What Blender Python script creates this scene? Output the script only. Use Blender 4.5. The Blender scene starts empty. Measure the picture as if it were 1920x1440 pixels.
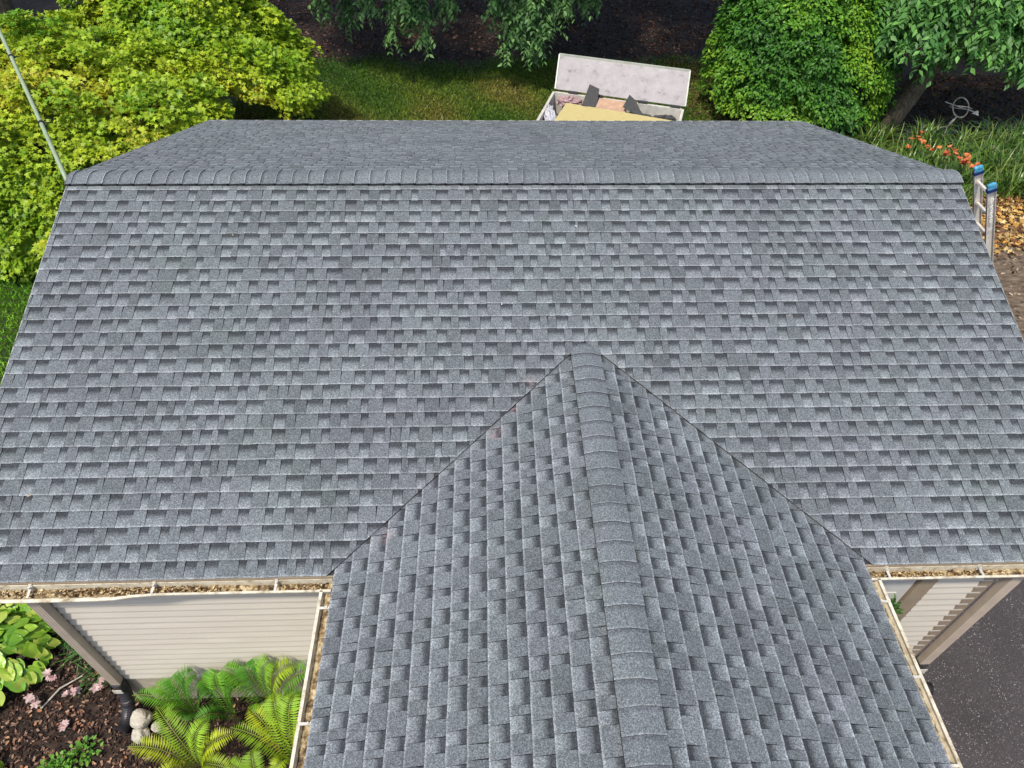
import bpy, math, random
import numpy as np
from mathutils import Vector, Matrix
R = math.radians
rng = np.random.default_rng(7)
random.seed(7)
scene = bpy.context.scene
C = scene.collection

# ---------------------------------------------------------------- camera
EZ = 2.95                                   # height of the eaves above the ground
CAMP = Vector((-0.0419, -6.8233, 5.147 + EZ))
PITCH, YAW, ROLL, FPX = 0.804, 0.0499, 0.0246, 1306.9
fw = Vector((math.sin(YAW)*math.cos(PITCH), math.cos(YAW)*math.cos(PITCH), -math.sin(PITCH)))
rt = Vector((math.cos(YAW), -math.sin(YAW), 0)); up = rt.cross(fw)
c_, s_ = math.cos(ROLL), math.sin(ROLL)
rt2 = c_*rt + s_*up; up2 = -s_*rt + c_*up
cam = bpy.data.cameras.new('camera'); camo = bpy.data.objects.new('camera', cam); C.objects.link(camo)
m = Matrix((rt2, up2, -fw)).transposed().to_4x4(); m.translation = CAMP
camo.matrix_world = m
cam.sensor_width = 36; cam.lens = FPX/1920*36; cam.clip_end = 500; cam.clip_start = 0.05
scene.camera = camo

# ---------------------------------------------------------------- world, sun, exposure
SUN = Vector((-0.30, -0.44, 1.0)).normalized()
w = bpy.data.worlds.new('World'); scene.world = w; w.use_nodes = True
nt = w.node_tree; nt.nodes.clear()
sky = nt.nodes.new('ShaderNodeTexSky'); sky.sky_type = 'NISHITA'; sky.sun_disc = False
sky.sun_elevation = math.asin(SUN.z); sky.sun_rotation = math.atan2(SUN.x, SUN.y)
sky.air_density = 1.0; sky.dust_density = 2.0
bg = nt.nodes.new('ShaderNodeBackground'); bg.inputs[1].default_value = 0.15
wo = nt.nodes.new('ShaderNodeOutputWorld')
nt.links.new(sky.outputs[0], bg.inputs[0]); nt.links.new(bg.outputs[0], wo.inputs[0])
sl = bpy.data.lights.new('sun', 'SUN'); sl.energy = 2.9; sl.angle = R(3.0); sl.color = (1.0, 0.93, 0.82)
so = bpy.data.objects.new('sun', sl); C.objects.link(so); so.rotation_euler = SUN.to_track_quat('Z', 'Y').to_euler()
scene.view_settings.view_transform = 'Standard'; scene.view_settings.look = 'None'
scene.view_settings.exposure = 0.52; scene.view_settings.gamma = 1.0
scene.render.engine = 'CYCLES'

# ---------------------------------------------------------------- materials
def newmat(name):
    mt = bpy.data.materials.new(name); mt.use_nodes = True
    n = mt.node_tree; n.nodes.clear()
    out = n.nodes.new('ShaderNodeOutputMaterial'); b = n.nodes.new('ShaderNodeBsdfPrincipled')
    n.links.new(b.outputs[0], out.inputs[0])
    return mt, n, b, out
class G:                                     # tiny node-graph helper
    def __init__(s, n): s.n = n
    def val(s, sock, v):
        if isinstance(v, (int, float)): sock.default_value = v
        elif isinstance(v, tuple): sock.default_value = v if len(v) == len(sock.default_value) else (v + (1,))
        else: s.n.links.new(v, sock)
    def math(s, op, a, b=0.0, c=None, clamp=False):
        k = s.n.nodes.new('ShaderNodeMath'); k.operation = op; k.use_clamp = clamp
        s.val(k.inputs[0], a); s.val(k.inputs[1], b)
        if c is not None: s.val(k.inputs[2], c)
        return k.outputs[0]
    def coord(s, scale=(1,1,1)):
        t = s.n.nodes.new('ShaderNodeTexCoord'); mp = s.n.nodes.new('ShaderNodeMapping')
        s.n.links.new(t.outputs['Object'], mp.inputs[0]); mp.inputs['Scale'].default_value = scale
        return mp.outputs[0]
    def noise(s, vec, scale, detail=2.0, rough=0.5):
        k = s.n.nodes.new('ShaderNodeTexNoise'); s.n.links.new(vec, k.inputs['Vector'])
        k.inputs['Scale'].default_value = scale; k.inputs['Detail'].default_value = detail; k.inputs['Roughness'].default_value = rough
        return k.outputs['Fac']
    def voro(s, vec, scale, out='Color'):
        k = s.n.nodes.new('ShaderNodeTexVoronoi'); s.n.links.new(vec, k.inputs['Vector']); k.inputs['Scale'].default_value = scale
        return k.outputs[out]
    def ramp(s, fac, stops):
        k = s.n.nodes.new('ShaderNodeValToRGB'); s.n.links.new(fac, k.inputs[0])
        e = k.color_ramp.elements
        while len(e) < len(stops): e.new(0.5)
        for i, (p, col) in enumerate(stops): e[i].position = p; e[i].color = tuple(col) + (1,)
        return k.outputs[0]
    def maprange(s, v, a, b, c, d):
        k = s.n.nodes.new('ShaderNodeMapRange'); s.val(k.inputs[0], v)
        for i, x in enumerate((a, b, c, d)): k.inputs[i+1].default_value = x
        return k.outputs[0]
    def mix(s, f, a, b, mode='MIX'):
        k = s.n.nodes.new('ShaderNodeMix'); k.data_type = 'RGBA'; k.blend_type = mode
        s.val(k.inputs[0], f); s.val(k.inputs[6], a); s.val(k.inputs[7], b); return k.outputs[2]
    def bump(s, h, dist, bsdf, strength=1.0):
        k = s.n.nodes.new('ShaderNodeBump'); s.n.links.new(h, k.inputs['Height'])
        k.inputs['Distance'].default_value = dist; k.inputs['Strength'].default_value = strength
        s.n.links.new(k.outputs[0], bsdf.inputs['Normal'])
    def attr(s, name):
        k = s.n.nodes.new('ShaderNodeAttribute'); k.attribute_name = name; return k.outputs
def simple(name, col, rough=0.6, var=0.15, scale=8, metal=0.0, spec=0.5, bump=0.0, bscale=60):
    mt, n, b, o = newmat(name); g = G(n); v = g.coord()
    f = g.noise(v, scale, 4)
    lo = tuple(x*(1-var) for x in col); hi = tuple(min(1, x*(1+var)) for x in col)
    n.links.new(g.ramp(f, [(0.3, lo), (0.7, hi)]), b.inputs['Base Color'])
    b.inputs['Roughness'].default_value = rough; b.inputs['Metallic'].default_value = metal
    b.inputs['Specular IOR Level'].default_value = spec
    if bump: g.bump(g.noise(v, bscale, 3), bump, b)
    return mt
def ramps(name, scale, stops, rough=0.8, detail=6, bump=0.01, bscale=40, spec=0.3, sc=(1,1,1)):
    mt, n, b, o = newmat(name); g = G(n); v = g.coord(sc)
    n.links.new(g.ramp(g.noise(v, scale, detail, 0.65), stops), b.inputs['Base Color'])
    b.inputs['Roughness'].default_value = rough; b.inputs['Specular IOR Level'].default_value = spec
    if bump: g.bump(g.noise(v, bscale, 4), bump, b)
    return mt
def foliage(name, trans=0.25, rough=0.5, spec=0.35):
    mt, n, b, o = newmat(name); g = G(n); a = g.attr('tint')[0]
    n.links.new(a, b.inputs['Base Color']); b.inputs['Roughness'].default_value = rough
    b.inputs['Specular IOR Level'].default_value = spec
    t = n.nodes.new('ShaderNodeBsdfTranslucent'); n.links.new(g.mix(0.5, a, (0.25, 0.35, 0.02), 'MULTIPLY'), t.inputs[0])
    n.links.new(a, t.inputs[0])
    ms = n.nodes.new('ShaderNodeMixShader'); ms.inputs[0].default_value = trans
    n.links.new(b.outputs[0], ms.inputs[1]); n.links.new(t.outputs[0], ms.inputs[2]); n.links.new(ms.outputs[0], o.inputs[0])
    return mt

def shingle_mat():
    mt, n, b, o = newmat('asphalt_shingle'); g = G(n); v = g.coord()
    a = g.attr('tone')                       # R tone, G fraction up the exposure, B 1 on the raised tabs
    sep = n.nodes.new('ShaderNodeSeparateColor'); n.links.new(a[0], sep.inputs[0])
    tone, vf, tab = sep.outputs[0], sep.outputs[1], sep.outputs[2]
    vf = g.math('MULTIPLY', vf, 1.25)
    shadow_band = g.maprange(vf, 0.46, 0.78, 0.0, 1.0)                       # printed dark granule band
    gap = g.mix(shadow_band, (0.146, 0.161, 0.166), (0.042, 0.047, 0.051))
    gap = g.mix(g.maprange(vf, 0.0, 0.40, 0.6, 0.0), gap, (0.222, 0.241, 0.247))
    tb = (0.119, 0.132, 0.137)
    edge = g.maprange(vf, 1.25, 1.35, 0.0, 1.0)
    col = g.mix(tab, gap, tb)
    col = g.mix(g.maprange(vf, 0.86, 0.97, 0.0, 0.45), col, (0.050, 0.054, 0.062))  # shadow of the next course's butt, painted along every exposure top
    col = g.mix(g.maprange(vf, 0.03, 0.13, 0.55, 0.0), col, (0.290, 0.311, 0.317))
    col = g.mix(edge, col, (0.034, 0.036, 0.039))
    col = g.mix(1.0, col, g.mix(tone, (0.76, 0.76, 0.76), (1.22, 1.22, 1.22)), 'MULTIPLY')
    big = g.noise(v, 0.7, 3)
    col = g.mix(1.0, col, g.ramp(big, [(0.35, (1.0, 0.99, 1.012)), (0.65, (0.99, 1.005, 1.0))]), 'MULTIPLY')
    patch = g.noise(v, 2.2, 4)
    col = g.mix(1.0, col, g.ramp(g.noise(v, 1.7, 5, 0.6), [(0.36, (1.015, 0.985, 1.02)), (0.5, (1, 1, 1)), (0.64, (0.985, 1.01, 0.99))]), 'MULTIPLY')
    col = g.mix(1.0, col, g.ramp(patch, [(0.3, (0.9, 0.9, 0.9)), (0.7, (1.1, 1.1, 1.1))]), 'MULTIPLY')
    gr = g.voro(v, 170)                       # single granules
    s2 = n.nodes.new('ShaderNodeSeparateColor'); n.links.new(gr, s2.inputs[0])
    col = g.mix(1.0, col, g.ramp(s2.outputs[0], [(0.0, (0.55, 0.55, 0.55)), (0.5, (0.96, 0.96, 0.96)), (1.0, (1.58, 1.58, 1.58))]), 'MULTIPLY')
    gr3 = g.noise(v, 75, 2, 0.7)
    col = g.mix(1.0, col, g.ramp(gr3, [(0.3, (0.77, 0.77, 0.77)), (0.7, (1.24, 1.24, 1.24))]), 'MULTIPLY')
    for (cx, cy, cz, rr) in ((0.02, -2.85, 0.38, 0.10), (-0.88, -3.72, 0.10, 0.09), (0.35, -2.35, 0.52, 0.08), (0.2, -2.62, 0.44, 0.06)):   # pink chalk dust left by the valley
        vm = n.nodes.new('ShaderNodeVectorMath'); vm.operation = 'DISTANCE'; n.links.new(v, vm.inputs[0]); vm.inputs[1].default_value = (cx, cy, EZ+cz)
        f = g.maprange(vm.outputs['Value'], 0.0, rr, 1.0, 0.0); f = g.math('MULTIPLY', f, g.maprange(g.noise(v, 30, 3), 0.4, 0.62, 0.0, 0.55))
        col = g.mix(f, col, (0.42, 0.27, 0.28))
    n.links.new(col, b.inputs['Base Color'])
    b.inputs['Roughness'].default_value = 0.9; b.inputs['Specular IOR Level'].default_value = 0.25
    g.bump(g.math('ADD', gr3, s2.outputs[1]), 0.0012, b, 0.8)
    return mt

def siding_mat():
    mt, n, b, o = newmat('vinyl_siding'); g = G(n); v = g.coord((0.6, 0.6, 6))
    n.links.new(g.ramp(g.noise(v, 3, 4), [(0.3, (0.49, 0.45, 0.385)), (0.7, (0.55, 0.505, 0.435))]), b.inputs['Base Color'])
    b.inputs['Roughness'].default_value = 0.5; b.inputs['Specular IOR Level'].default_value = 0.3
    return mt
def gutter_mat():
    mt, n, b, o = newmat('gutter_paint'); g = G(n); v = g.coord((1, 1, 1))
    f = g.noise(v, 14, 6, 0.7)
    n.links.new(g.ramp(f, [(0.30, (0.22, 0.17, 0.10)), (0.44, (0.50, 0.44, 0.32)), (0.6, (0.66, 0.61, 0.48))]), b.inputs['Base Color'])
    b.inputs['Roughness'].default_value = 0.4
    return mt
def trough_mat():
    mt, n, b, o = newmat('gutter_grime'); g = G(n); v = g.coord((1, 1, 1))
    f = g.noise(v, 16, 7, 0.75)
    n.links.new(g.ramp(f, [(0.38, (0.035, 0.022, 0.012)), (0.47, (0.17, 0.11, 0.045)), (0.56, (0.42, 0.33, 0.18)), (0.7, (0.60, 0.53, 0.38))]), b.inputs['Base Color'])
    b.inputs['Roughness'].default_value = 0.75; g.bump(f, 0.006, b)
    return mt
def asphalt_mat():
    mt, n, b, o = newmat('driveway_asphalt'); g = G(n); v = g.coord()
    base = g.ramp(g.noise(v, 1.2, 5), [(0.3, (0.042, 0.035, 0.035)), (0.7, (0.064, 0.054, 0.054))])
    sp = n.nodes.new('ShaderNodeSeparateColor'); n.links.new(g.voro(v, 120), sp.inputs[0])
    fac = g.math('MULTIPLY', g.math('GREATER_THAN', sp.outputs[0], 0.955), g.maprange(g.noise(v, 3, 3), 0.4, 0.6, 0.2, 1))
    col = g.mix(fac, base, (0.30, 0.27, 0.26))
    col = g.mix(1.0, col, g.ramp(sp.outputs[1], [(0, (0.6, 0.6, 0.6)), (1, (1.35, 1.35, 1.35))]), 'MULTIPLY')
    n.links.new(col, b.inputs['Base Color']); b.inputs['Roughness'].default_value = 0.85
    g.bump(sp.outputs[1], 0.004, b); return mt
def bark_mat():
    mt, n, b, o = newmat('tree_bark'); g = G(n); v = g.coord((1, 1, 0.25))
    f = g.noise(v, 22, 6, 0.7)
    n.links.new(g.ramp(f, [(0.35, (0.035, 0.027, 0.018)), (0.55, (0.12, 0.095, 0.06)), (0.7, (0.19, 0.155, 0.105))]), b.inputs['Base Color'])
    b.inputs['Roughness'].default_value = 0.9; g.bump(f, 0.03, b); return mt
def paintboard_mat():
    mt, n, b, o = newmat('scuffed_white_panel'); g = G(n); v = g.coord((1, 1, 1))
    f = g.noise(v, 5, 8, 0.7)
    col = g.ramp(f, [(0.32, (0.13, 0.12, 0.12)), (0.42, (0.27, 0.25, 0.255)), (0.7, (0.345, 0.325, 0.33))])
    sp = g.noise(v, 26, 2)
    col = g.mix(g.maprange(sp, 0.74, 0.78, 0, 1), col, (0.08, 0.08, 0.08))
    n.links.new(col, b.inputs['Base Color']); b.inputs['Roughness'].default_value = 0.6; return mt
def ply_mat():
    mt, n, b, o = newmat('yellow_plywood'); g = G(n); v = g.coord((1, 5, 1))
    f = g.noise(v, 7, 6, 0.7)
    n.links.new(g.ramp(f, [(0.3, (0.34, 0.26, 0.10)), (0.42, (0.47, 0.39, 0.16)), (0.7, (0.52, 0.45, 0.22))]), b.inputs['Base Color'])
    b.inputs['Roughness'].default_value = 0.7; return mt

M = dict(
    shingle=shingle_mat(), siding=siding_mat(), gutter=gutter_mat(), trough=trough_mat(), asphalt=asphalt_mat(),
    bark=bark_mat(), board=paintboard_mat(), ply=ply_mat(),
    deck=simple('roof_deck', (0.03, 0.03, 0.032), 0.9), vent=simple('ridge_vent_plastic', (0.012, 0.012, 0.013), 0.6),
    drip=simple('drip_edge_metal', (0.42, 0.44, 0.38), 0.4, 0.15), fascia=simple('fascia_taupe', (0.26, 0.20, 0.125), 0.6, 0.3, 12),
    trim=simple('trim_taupe', (0.30, 0.235, 0.165), 0.5, 0.1), spout=simple('downspout_tan', (0.44, 0.365, 0.295), 0.4, 0.08),
    spoutlight=simple('corner_taupe', (0.27, 0.215, 0.16), 0.4, 0.08), white=simple('white_paint', (0.55, 0.53, 0.50), 0.5, 0.05),
    bracket=simple('white_hanger', (0.52, 0.49, 0.42), 0.5, 0.3, 30), conc=simple('foundation_concrete', (0.40, 0.345, 0.26), 0.9, 0.2, 6, bump=0.004),
    boot=simple('black_corrugated_plastic', (0.022, 0.02, 0.024), 0.45, 0.2), glass=simple('dark_glass', (0.03, 0.035, 0.04), 0.08, 0.1),
    cable=simple('pale_green_cable', (0.25, 0.31, 0.19), 0.5, 0.1), black=simple('black_rubber', (0.012, 0.012, 0.014), 0.6),
    alum=simple('brushed_aluminium', (0.62, 0.58, 0.52), 0.5, 0.12, 20, metal=0.15), blue=simple('blue_tape', (0.05, 0.26, 0.40), 0.6, 0.6, 22),
    navy=simple('navy_rubber', (0.01, 0.02, 0.10), 0.5), pen=simple('white_marker', (0.85, 0.84, 0.80), 0.6),
    iron=simple('aged_grey_metal', (0.36, 0.34, 0.29), 0.55, 0.25, 20, metal=0.3), stone=simple('pale_limestone', (0.46, 0.42, 0.34), 0.9, 0.25, 9, bump=0.02, bscale=14),
    stonetan=simple('tan_flat_stone', (0.20, 0.16, 0.115), 0.9, 0.2, 9, bump=0.008, bscale=20),
    soil=ramps('garden_soil', 9, [(0.3, (0.010, 0.007, 0.005)), (0.6, (0.035, 0.022, 0.014)), (0.75, (0.06, 0.04, 0.025))]),
    woods=ramps('woodland_floor', 7, [(0.3, (0.006, 0.004, 0.003)), (0.55, (0.02, 0.011, 0.007)), (0.72, (0.05, 0.026, 0.018))]),
    turf=ramps('turf', 5, [(0.3, (0.010, 0.018, 0.003)), (0.55, (0.022, 0.04, 0.006)), (0.75, (0.05, 0.05, 0.014))]),
    dirt=ramps('needle_soil', 6, [(0.3, (0.05, 0.035, 0.024)), (0.5, (0.15, 0.11, 0.075)), (0.7, (0.26, 0.20, 0.14))], bump=0.03, sc=(0.7, 2.2, 1)),
    leaf=foliage('leaf'), wax=foliage('waxy_leaf', 0.15, 0.35, 0.5), chip=foliage('dry_chip', 0.0, 0.85, 0.2), petal=foliage('petal', 0.3, 0.6, 0.2),
    scrap=simple('shingle_scrap', (0.05, 0.05, 0.05), 0.9, 0.3, 30), cardboard=simple('orange_cardboard', (0.42, 0.27, 0.18), 0.85, 0.2, 7),
    pink=simple('pink_wrap', (0.34, 0.22, 0.22), 0.6, 0.5, 14), plastic=simple('crumpled_plastic', (0.50, 0.50, 0.54), 0.4, 0.25, 16, bump=0.02, bscale=16),
    trailer=simple('trailer_paint', (0.52, 0.50, 0.44), 0.55, 0.2, 6), rim=simple('wheel_rim', (0.5, 0.5, 0.5), 0.4, 0.1, metal=0.5),
)

# ---------------------------------------------------------------- mesh helpers
def link(name, me, mat, parent=None):
    o = bpy.data.objects.new(name, me); C.objects.link(o)
    if mat is not None: me.materials.append(mat)
    if parent is not None: o.parent = parent
    return o
def tag(o, label=None, cat=None, group=None, kind=None):
    if label: o['label'] = label
    if cat: o['category'] = cat
    if group: o['group'] = group
    if kind: o['kind'] = kind
    return o
def empty(name, loc=(0,0,0), rz=0.0):
    o = bpy.data.objects.new(name, None); C.objects.link(o); o.location = loc; o.rotation_euler = (0, 0, rz); o.empty_display_size = 0.2
    return o
class MB:
    """collects faces; build() links them as ONE mesh object"""
    def __init__(s): s.v = []; s.f = []; s.a = []
    def add(s, verts, faces, attr=None):
        k = len(s.v); s.v += [tuple(x) for x in verts]; s.f += [tuple(i+k for i in f) for f in faces]
        if attr is not None: s.a += attr
        return s
    def box(s, x0, x1, y0, y1, z0, z1, mat=None):
        P = [(x, y, z) for x in (x0, x1) for y in (y0, y1) for z in (z0, z1)]
        if mat: P = [tuple(mat @ Vector(p)) for p in P]
        return s.add(P, [(0,1,3,2), (4,6,7,5), (0,4,5,1), (2,3,7,6), (0,2,6,4), (1,5,7,3)])
    def beam(s, a, b, w, h, upv=(0,0,1)):
        a, b = Vector(a), Vector(b); d = (b-a).normalized(); u = Vector(upv); sd = d.cross(u)
        if sd.length < 1e-4: sd = d.cross(Vector((1,0,0)))
        sd.normalize(); u = sd.cross(d)
        P = [p + sx*sd*w/2 + sz*u*h/2 for p in (a, b) for sx in (-1, 1) for sz in (-1, 1)]
        return s.add(P, [(0,1,3,2), (4,6,7,5), (0,4,5,1), (2,3,7,6), (0,2,6,4), (1,5,7,3)])
    def tube(s, pts, rad, n=10, cap=True):
        pts = [Vector(p) for p in pts]
        rad = [float(x) for x in rad] if hasattr(rad, '__len__') else [float(rad)]*len(pts)
        k = len(s.v); ref = Vector((0.13, 0.31, 1)).normalized()
        for i, p in enumerate(pts):
            d = (pts[min(i+1, len(pts)-1)] - pts[max(i-1, 0)]).normalized()
            sd = d.cross(ref)
            if sd.length < 0.05: sd = d.cross(Vector((1,0,0)))
            sd.normalize(); u = sd.cross(d)
            for j in range(n):
                a = 2*math.pi*j/n; s.v.append(tuple(p + rad[i]*(math.cos(a)*sd + math.sin(a)*u)))
        for i in range(len(pts)-1):
            for j in range(n):
                s.f.append((k+i*n+j, k+i*n+(j+1) % n, k+(i+1)*n+(j+1) % n, k+(i+1)*n+j))
        if cap: s.f.append(tuple(k+j for j in range(n))[::-1]); s.f.append(tuple(k+(len(pts)-1)*n+j for j in range(n)))
        return s
    def prism(s, poly, z0, z1):
        n = len(poly); P = [(x, y, z0) for x, y in poly] + [(x, y, z1) for x, y in poly]
        return s.add(P, [tuple(range(n))[::-1], tuple(range(n, 2*n))] + [(i, (i+1) % n, n+(i+1) % n, n+i) for i in range(n)])
    def build(s, name, mat, parent=None, smooth=False, bevel=0.0, attrname='tone'):
        me = bpy.data.meshes.new(name); me.from_pydata(s.v, [], s.f); me.update()
        if s.a:
            at = me.attributes.new(attrname, 'FLOAT_COLOR', 'POINT'); at.data.foreach_set('color', np.array(s.a, dtype=np.float32).ravel())
        if smooth: me.polygons.foreach_set('use_smooth', [True]*len(me.polygons))
        o = link(name, me, mat, parent)
        if bevel:
            md = o.modifiers.new('bevel', 'BEVEL'); md.width = bevel; md.segments = 2; md.limit_method = 'ANGLE'
        return o
def npmesh(name, V, F, tint, mat, parent=None, smooth=False):
    """V (n,3), F (m,k) same-size faces, tint (n,3)"""
    me = bpy.data.meshes.new(name); nv, nf, k = len(V), len(F), F.shape[1]
    me.vertices.add(nv); me.vertices.foreach_set('co', np.asarray(V, np.float32).ravel())
    me.loops.add(nf*k); me.loops.foreach_set('vertex_index', F.astype(np.int32).ravel())
    me.polygons.add(nf); me.polygons.foreach_set('loop_start', np.arange(0, nf*k, k, dtype=np.int32))
    me.update(calc_edges=True)
    at = me.attributes.new('tint', 'FLOAT_COLOR', 'POINT')
    at.data.foreach_set('color', np.concatenate([tint, np.ones((nv, 1))], 1).astype(np.float32).ravel())
    if smooth: me.polygons.foreach_set('use_smooth', [True]*nf)
    return link(name, me, mat, parent)
def nrm(a): return a/np.maximum(np.linalg.norm(a, axis=-1, keepdims=True), 1e-9)
# leaf outlines in (along, across, up), triangles
TPL = {
 'lance': (np.array([(0,0,0), (.4,.17,.05), (1,0,-.10), (.4,-.17,.05), (.45,0,-.01)], float), np.array([(0,4,1), (1,4,2), (0,3,4), (3,2,4)])),
 'ovate': (np.array([(0,0,0), (.3,.28,.06), (.7,.2,.02), (1,0,-.12), (.7,-.2,.02), (.3,-.28,.06), (.45,0,-.02)], float),
           np.array([(0,6,1), (1,6,2), (2,6,3), (3,6,4), (4,6,5), (5,6,0)])),
 'lobed': (np.array([(0,0,0), (.1,.46,-.06), (.38,.2,.03), (.62,.5,-.08), (.68,.16,.02), (1.05,0,-.14), (.68,-.16,.02), (.62,-.5,-.08), (.38,-.2,.03), (.1,-.46,-.06), (.42,0,0)], float),
           np.array([(10,0,1),(10,1,2),(10,2,3),(10,3,4),(10,4,5),(10,5,6),(10,6,7),(10,7,8),(10,8,9),(10,9,0)])),
 'blade': (np.array([(0,.03,0), (0,-.03,0), (.55,.025,.02), (.55,-.025,.02), (1,0,-.06)], float), np.array([(0,1,2), (1,3,2), (2,3,4)])),
 'chip': (np.array([(0,-.2,0), (0,.22,0), (1,.17,.04), (.9,-.24,.02)], float), np.array([(0,1,2), (0,2,3)])),
}
def leaves(kind, P, T, N, size, width=1.0):
    tv, tf = TPL[kind]
    T = nrm(T); S = nrm(np.cross(N, T)); N2 = np.cross(T, S)
    size = np.broadcast_to(np.asarray(size, float), (len(P),))[:, None, None]
    V = P[:, None, :] + size*(tv[None, :, 0:1]*T[:, None, :] + width*tv[None, :, 1:2]*S[:, None, :] + tv[None, :, 2:3]*N2[:, None, :])
    k = len(tv); F = (tf[None] + (np.arange(len(P))*k)[:, None, None]).reshape(-1, 3)
    return V.reshape(-1, 3), F, k
class Leafs:
    def __init__(s): s.V = []; s.F = []; s.T = []; s.n = 0
    def add(s, kind, P, T, N, size, tint, width=1.0):
        if len(P) == 0: return
        V, F, k = leaves(kind, np.asarray(P, float), np.asarray(T, float), np.asarray(N, float), size, width)
        s.V.append(V); s.F.append(F+s.n); s.T.append(np.repeat(tint, k, axis=0)); s.n += len(V)
    def raw(s, V, F, tint): s.V.append(V); s.F.append(F+s.n); s.T.append(tint); s.n += len(V)
    def build(s, name, mat, parent=None, smooth=False):
        return npmesh(name, np.concatenate(s.V), np.concatenate(s.F), np.clip(np.concatenate(s.T), 0, 1), mat, parent, smooth)
def rnd_dirs(n): return nrm(rng.normal(size=(n, 3)))
def hue(n, cols, wts=None, var=0.18):
    cols = np.array(cols, float); i = rng.choice(len(cols), n, p=wts)
    return cols[i]*(1+rng.uniform(-var, var, (n, 1)))
def lownoise(P, f, seed=0):
    r = np.random.default_rng(seed); o = 0
    for k in range(6):
        d = r.normal(size=3)*f*(1+0.4*k); o = o + np.sin(P@d + r.uniform(0, 6.28))/(1+0.3*k)
    return o/2.6

# ---------------------------------------------------------------- the setting
def sheet(name, poly, z, mat, jitter=0.0, step=0.4):
    pts = []
    n = len(poly)
    for i in range(n):
        a, b = np.array(poly[i], float), np.array(poly[(i+1) % n], float); L = np.linalg.norm(b-a)
        k = max(1, int(L/step)) if jitter else 1
        for j in range(k): pts.append(a+(b-a)*j/k + rng.normal(size=2)*jitter)
    b_ = MB(); b_.add([(x, y, z) for x, y in pts], [tuple(range(len(pts)))])
    return tag(b_.build(name, mat), kind='structure')
gb = MB(); gb.add([(-150, -80, 0), (150, -80, 0), (150, 160, 0), (-150, 160, 0)], [(0, 1, 2, 3)])
tag(gb.build('ground', M['woods']), kind='structure')
sheet('lawn', [(-30, -14), (-6.6, -14), (-6.4, -2), (-6.2, 4.2), (5.6, 4.2), (7, 9), (7.2, 14.6), (4, 14.3), (0.5, 14.2), (-3, 13.9), (-7, 14.0), (-30, 15)], 0.004, M['turf'], 0.06)
sheet('mulch_bed', [(-6.6, -8.8), (-1.1, -8.8), (-1.1, -3.8), (-4.0, -3.8), (-4.3, -2.2), (-6.4, -2.1)], 0.008, M['soil'], 0.03)
sheet('driveway', [(3.0, -14), (18, -14), (18, 0.6), (7.2, 0.4), (4.6, 0.2), (4.6, -3.7), (3.0, -3.7)], 0.008, M['asphalt'], 0.0)
sheet('bare_soil', [(4.6, 0.3), (7.2, 0.5), (18, 0.7), (18, 6.2), (9.2, 5.7), (7.5, 6.3), (4.6, 6.3)], 0.012, M['dirt'], 0.05)

# ---------------------------------------------------------------- the garage
TH = 0.3131; XL, XR, SL = -4.422, 5.152, 4.2036
D = SL*math.cos(TH); H = SL*math.sin(TH); EXPO = 0.143
XD, B = 0.882, 2.1767; PHI = math.atan(0.643/B); HD = 0.643; YEND = -9.3
garage = empty('garage', (0, 0, 0))
tag(garage, 'tan sided garage with grey shingled gable roof and a cross gable towards the viewer', 'garage')

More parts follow.
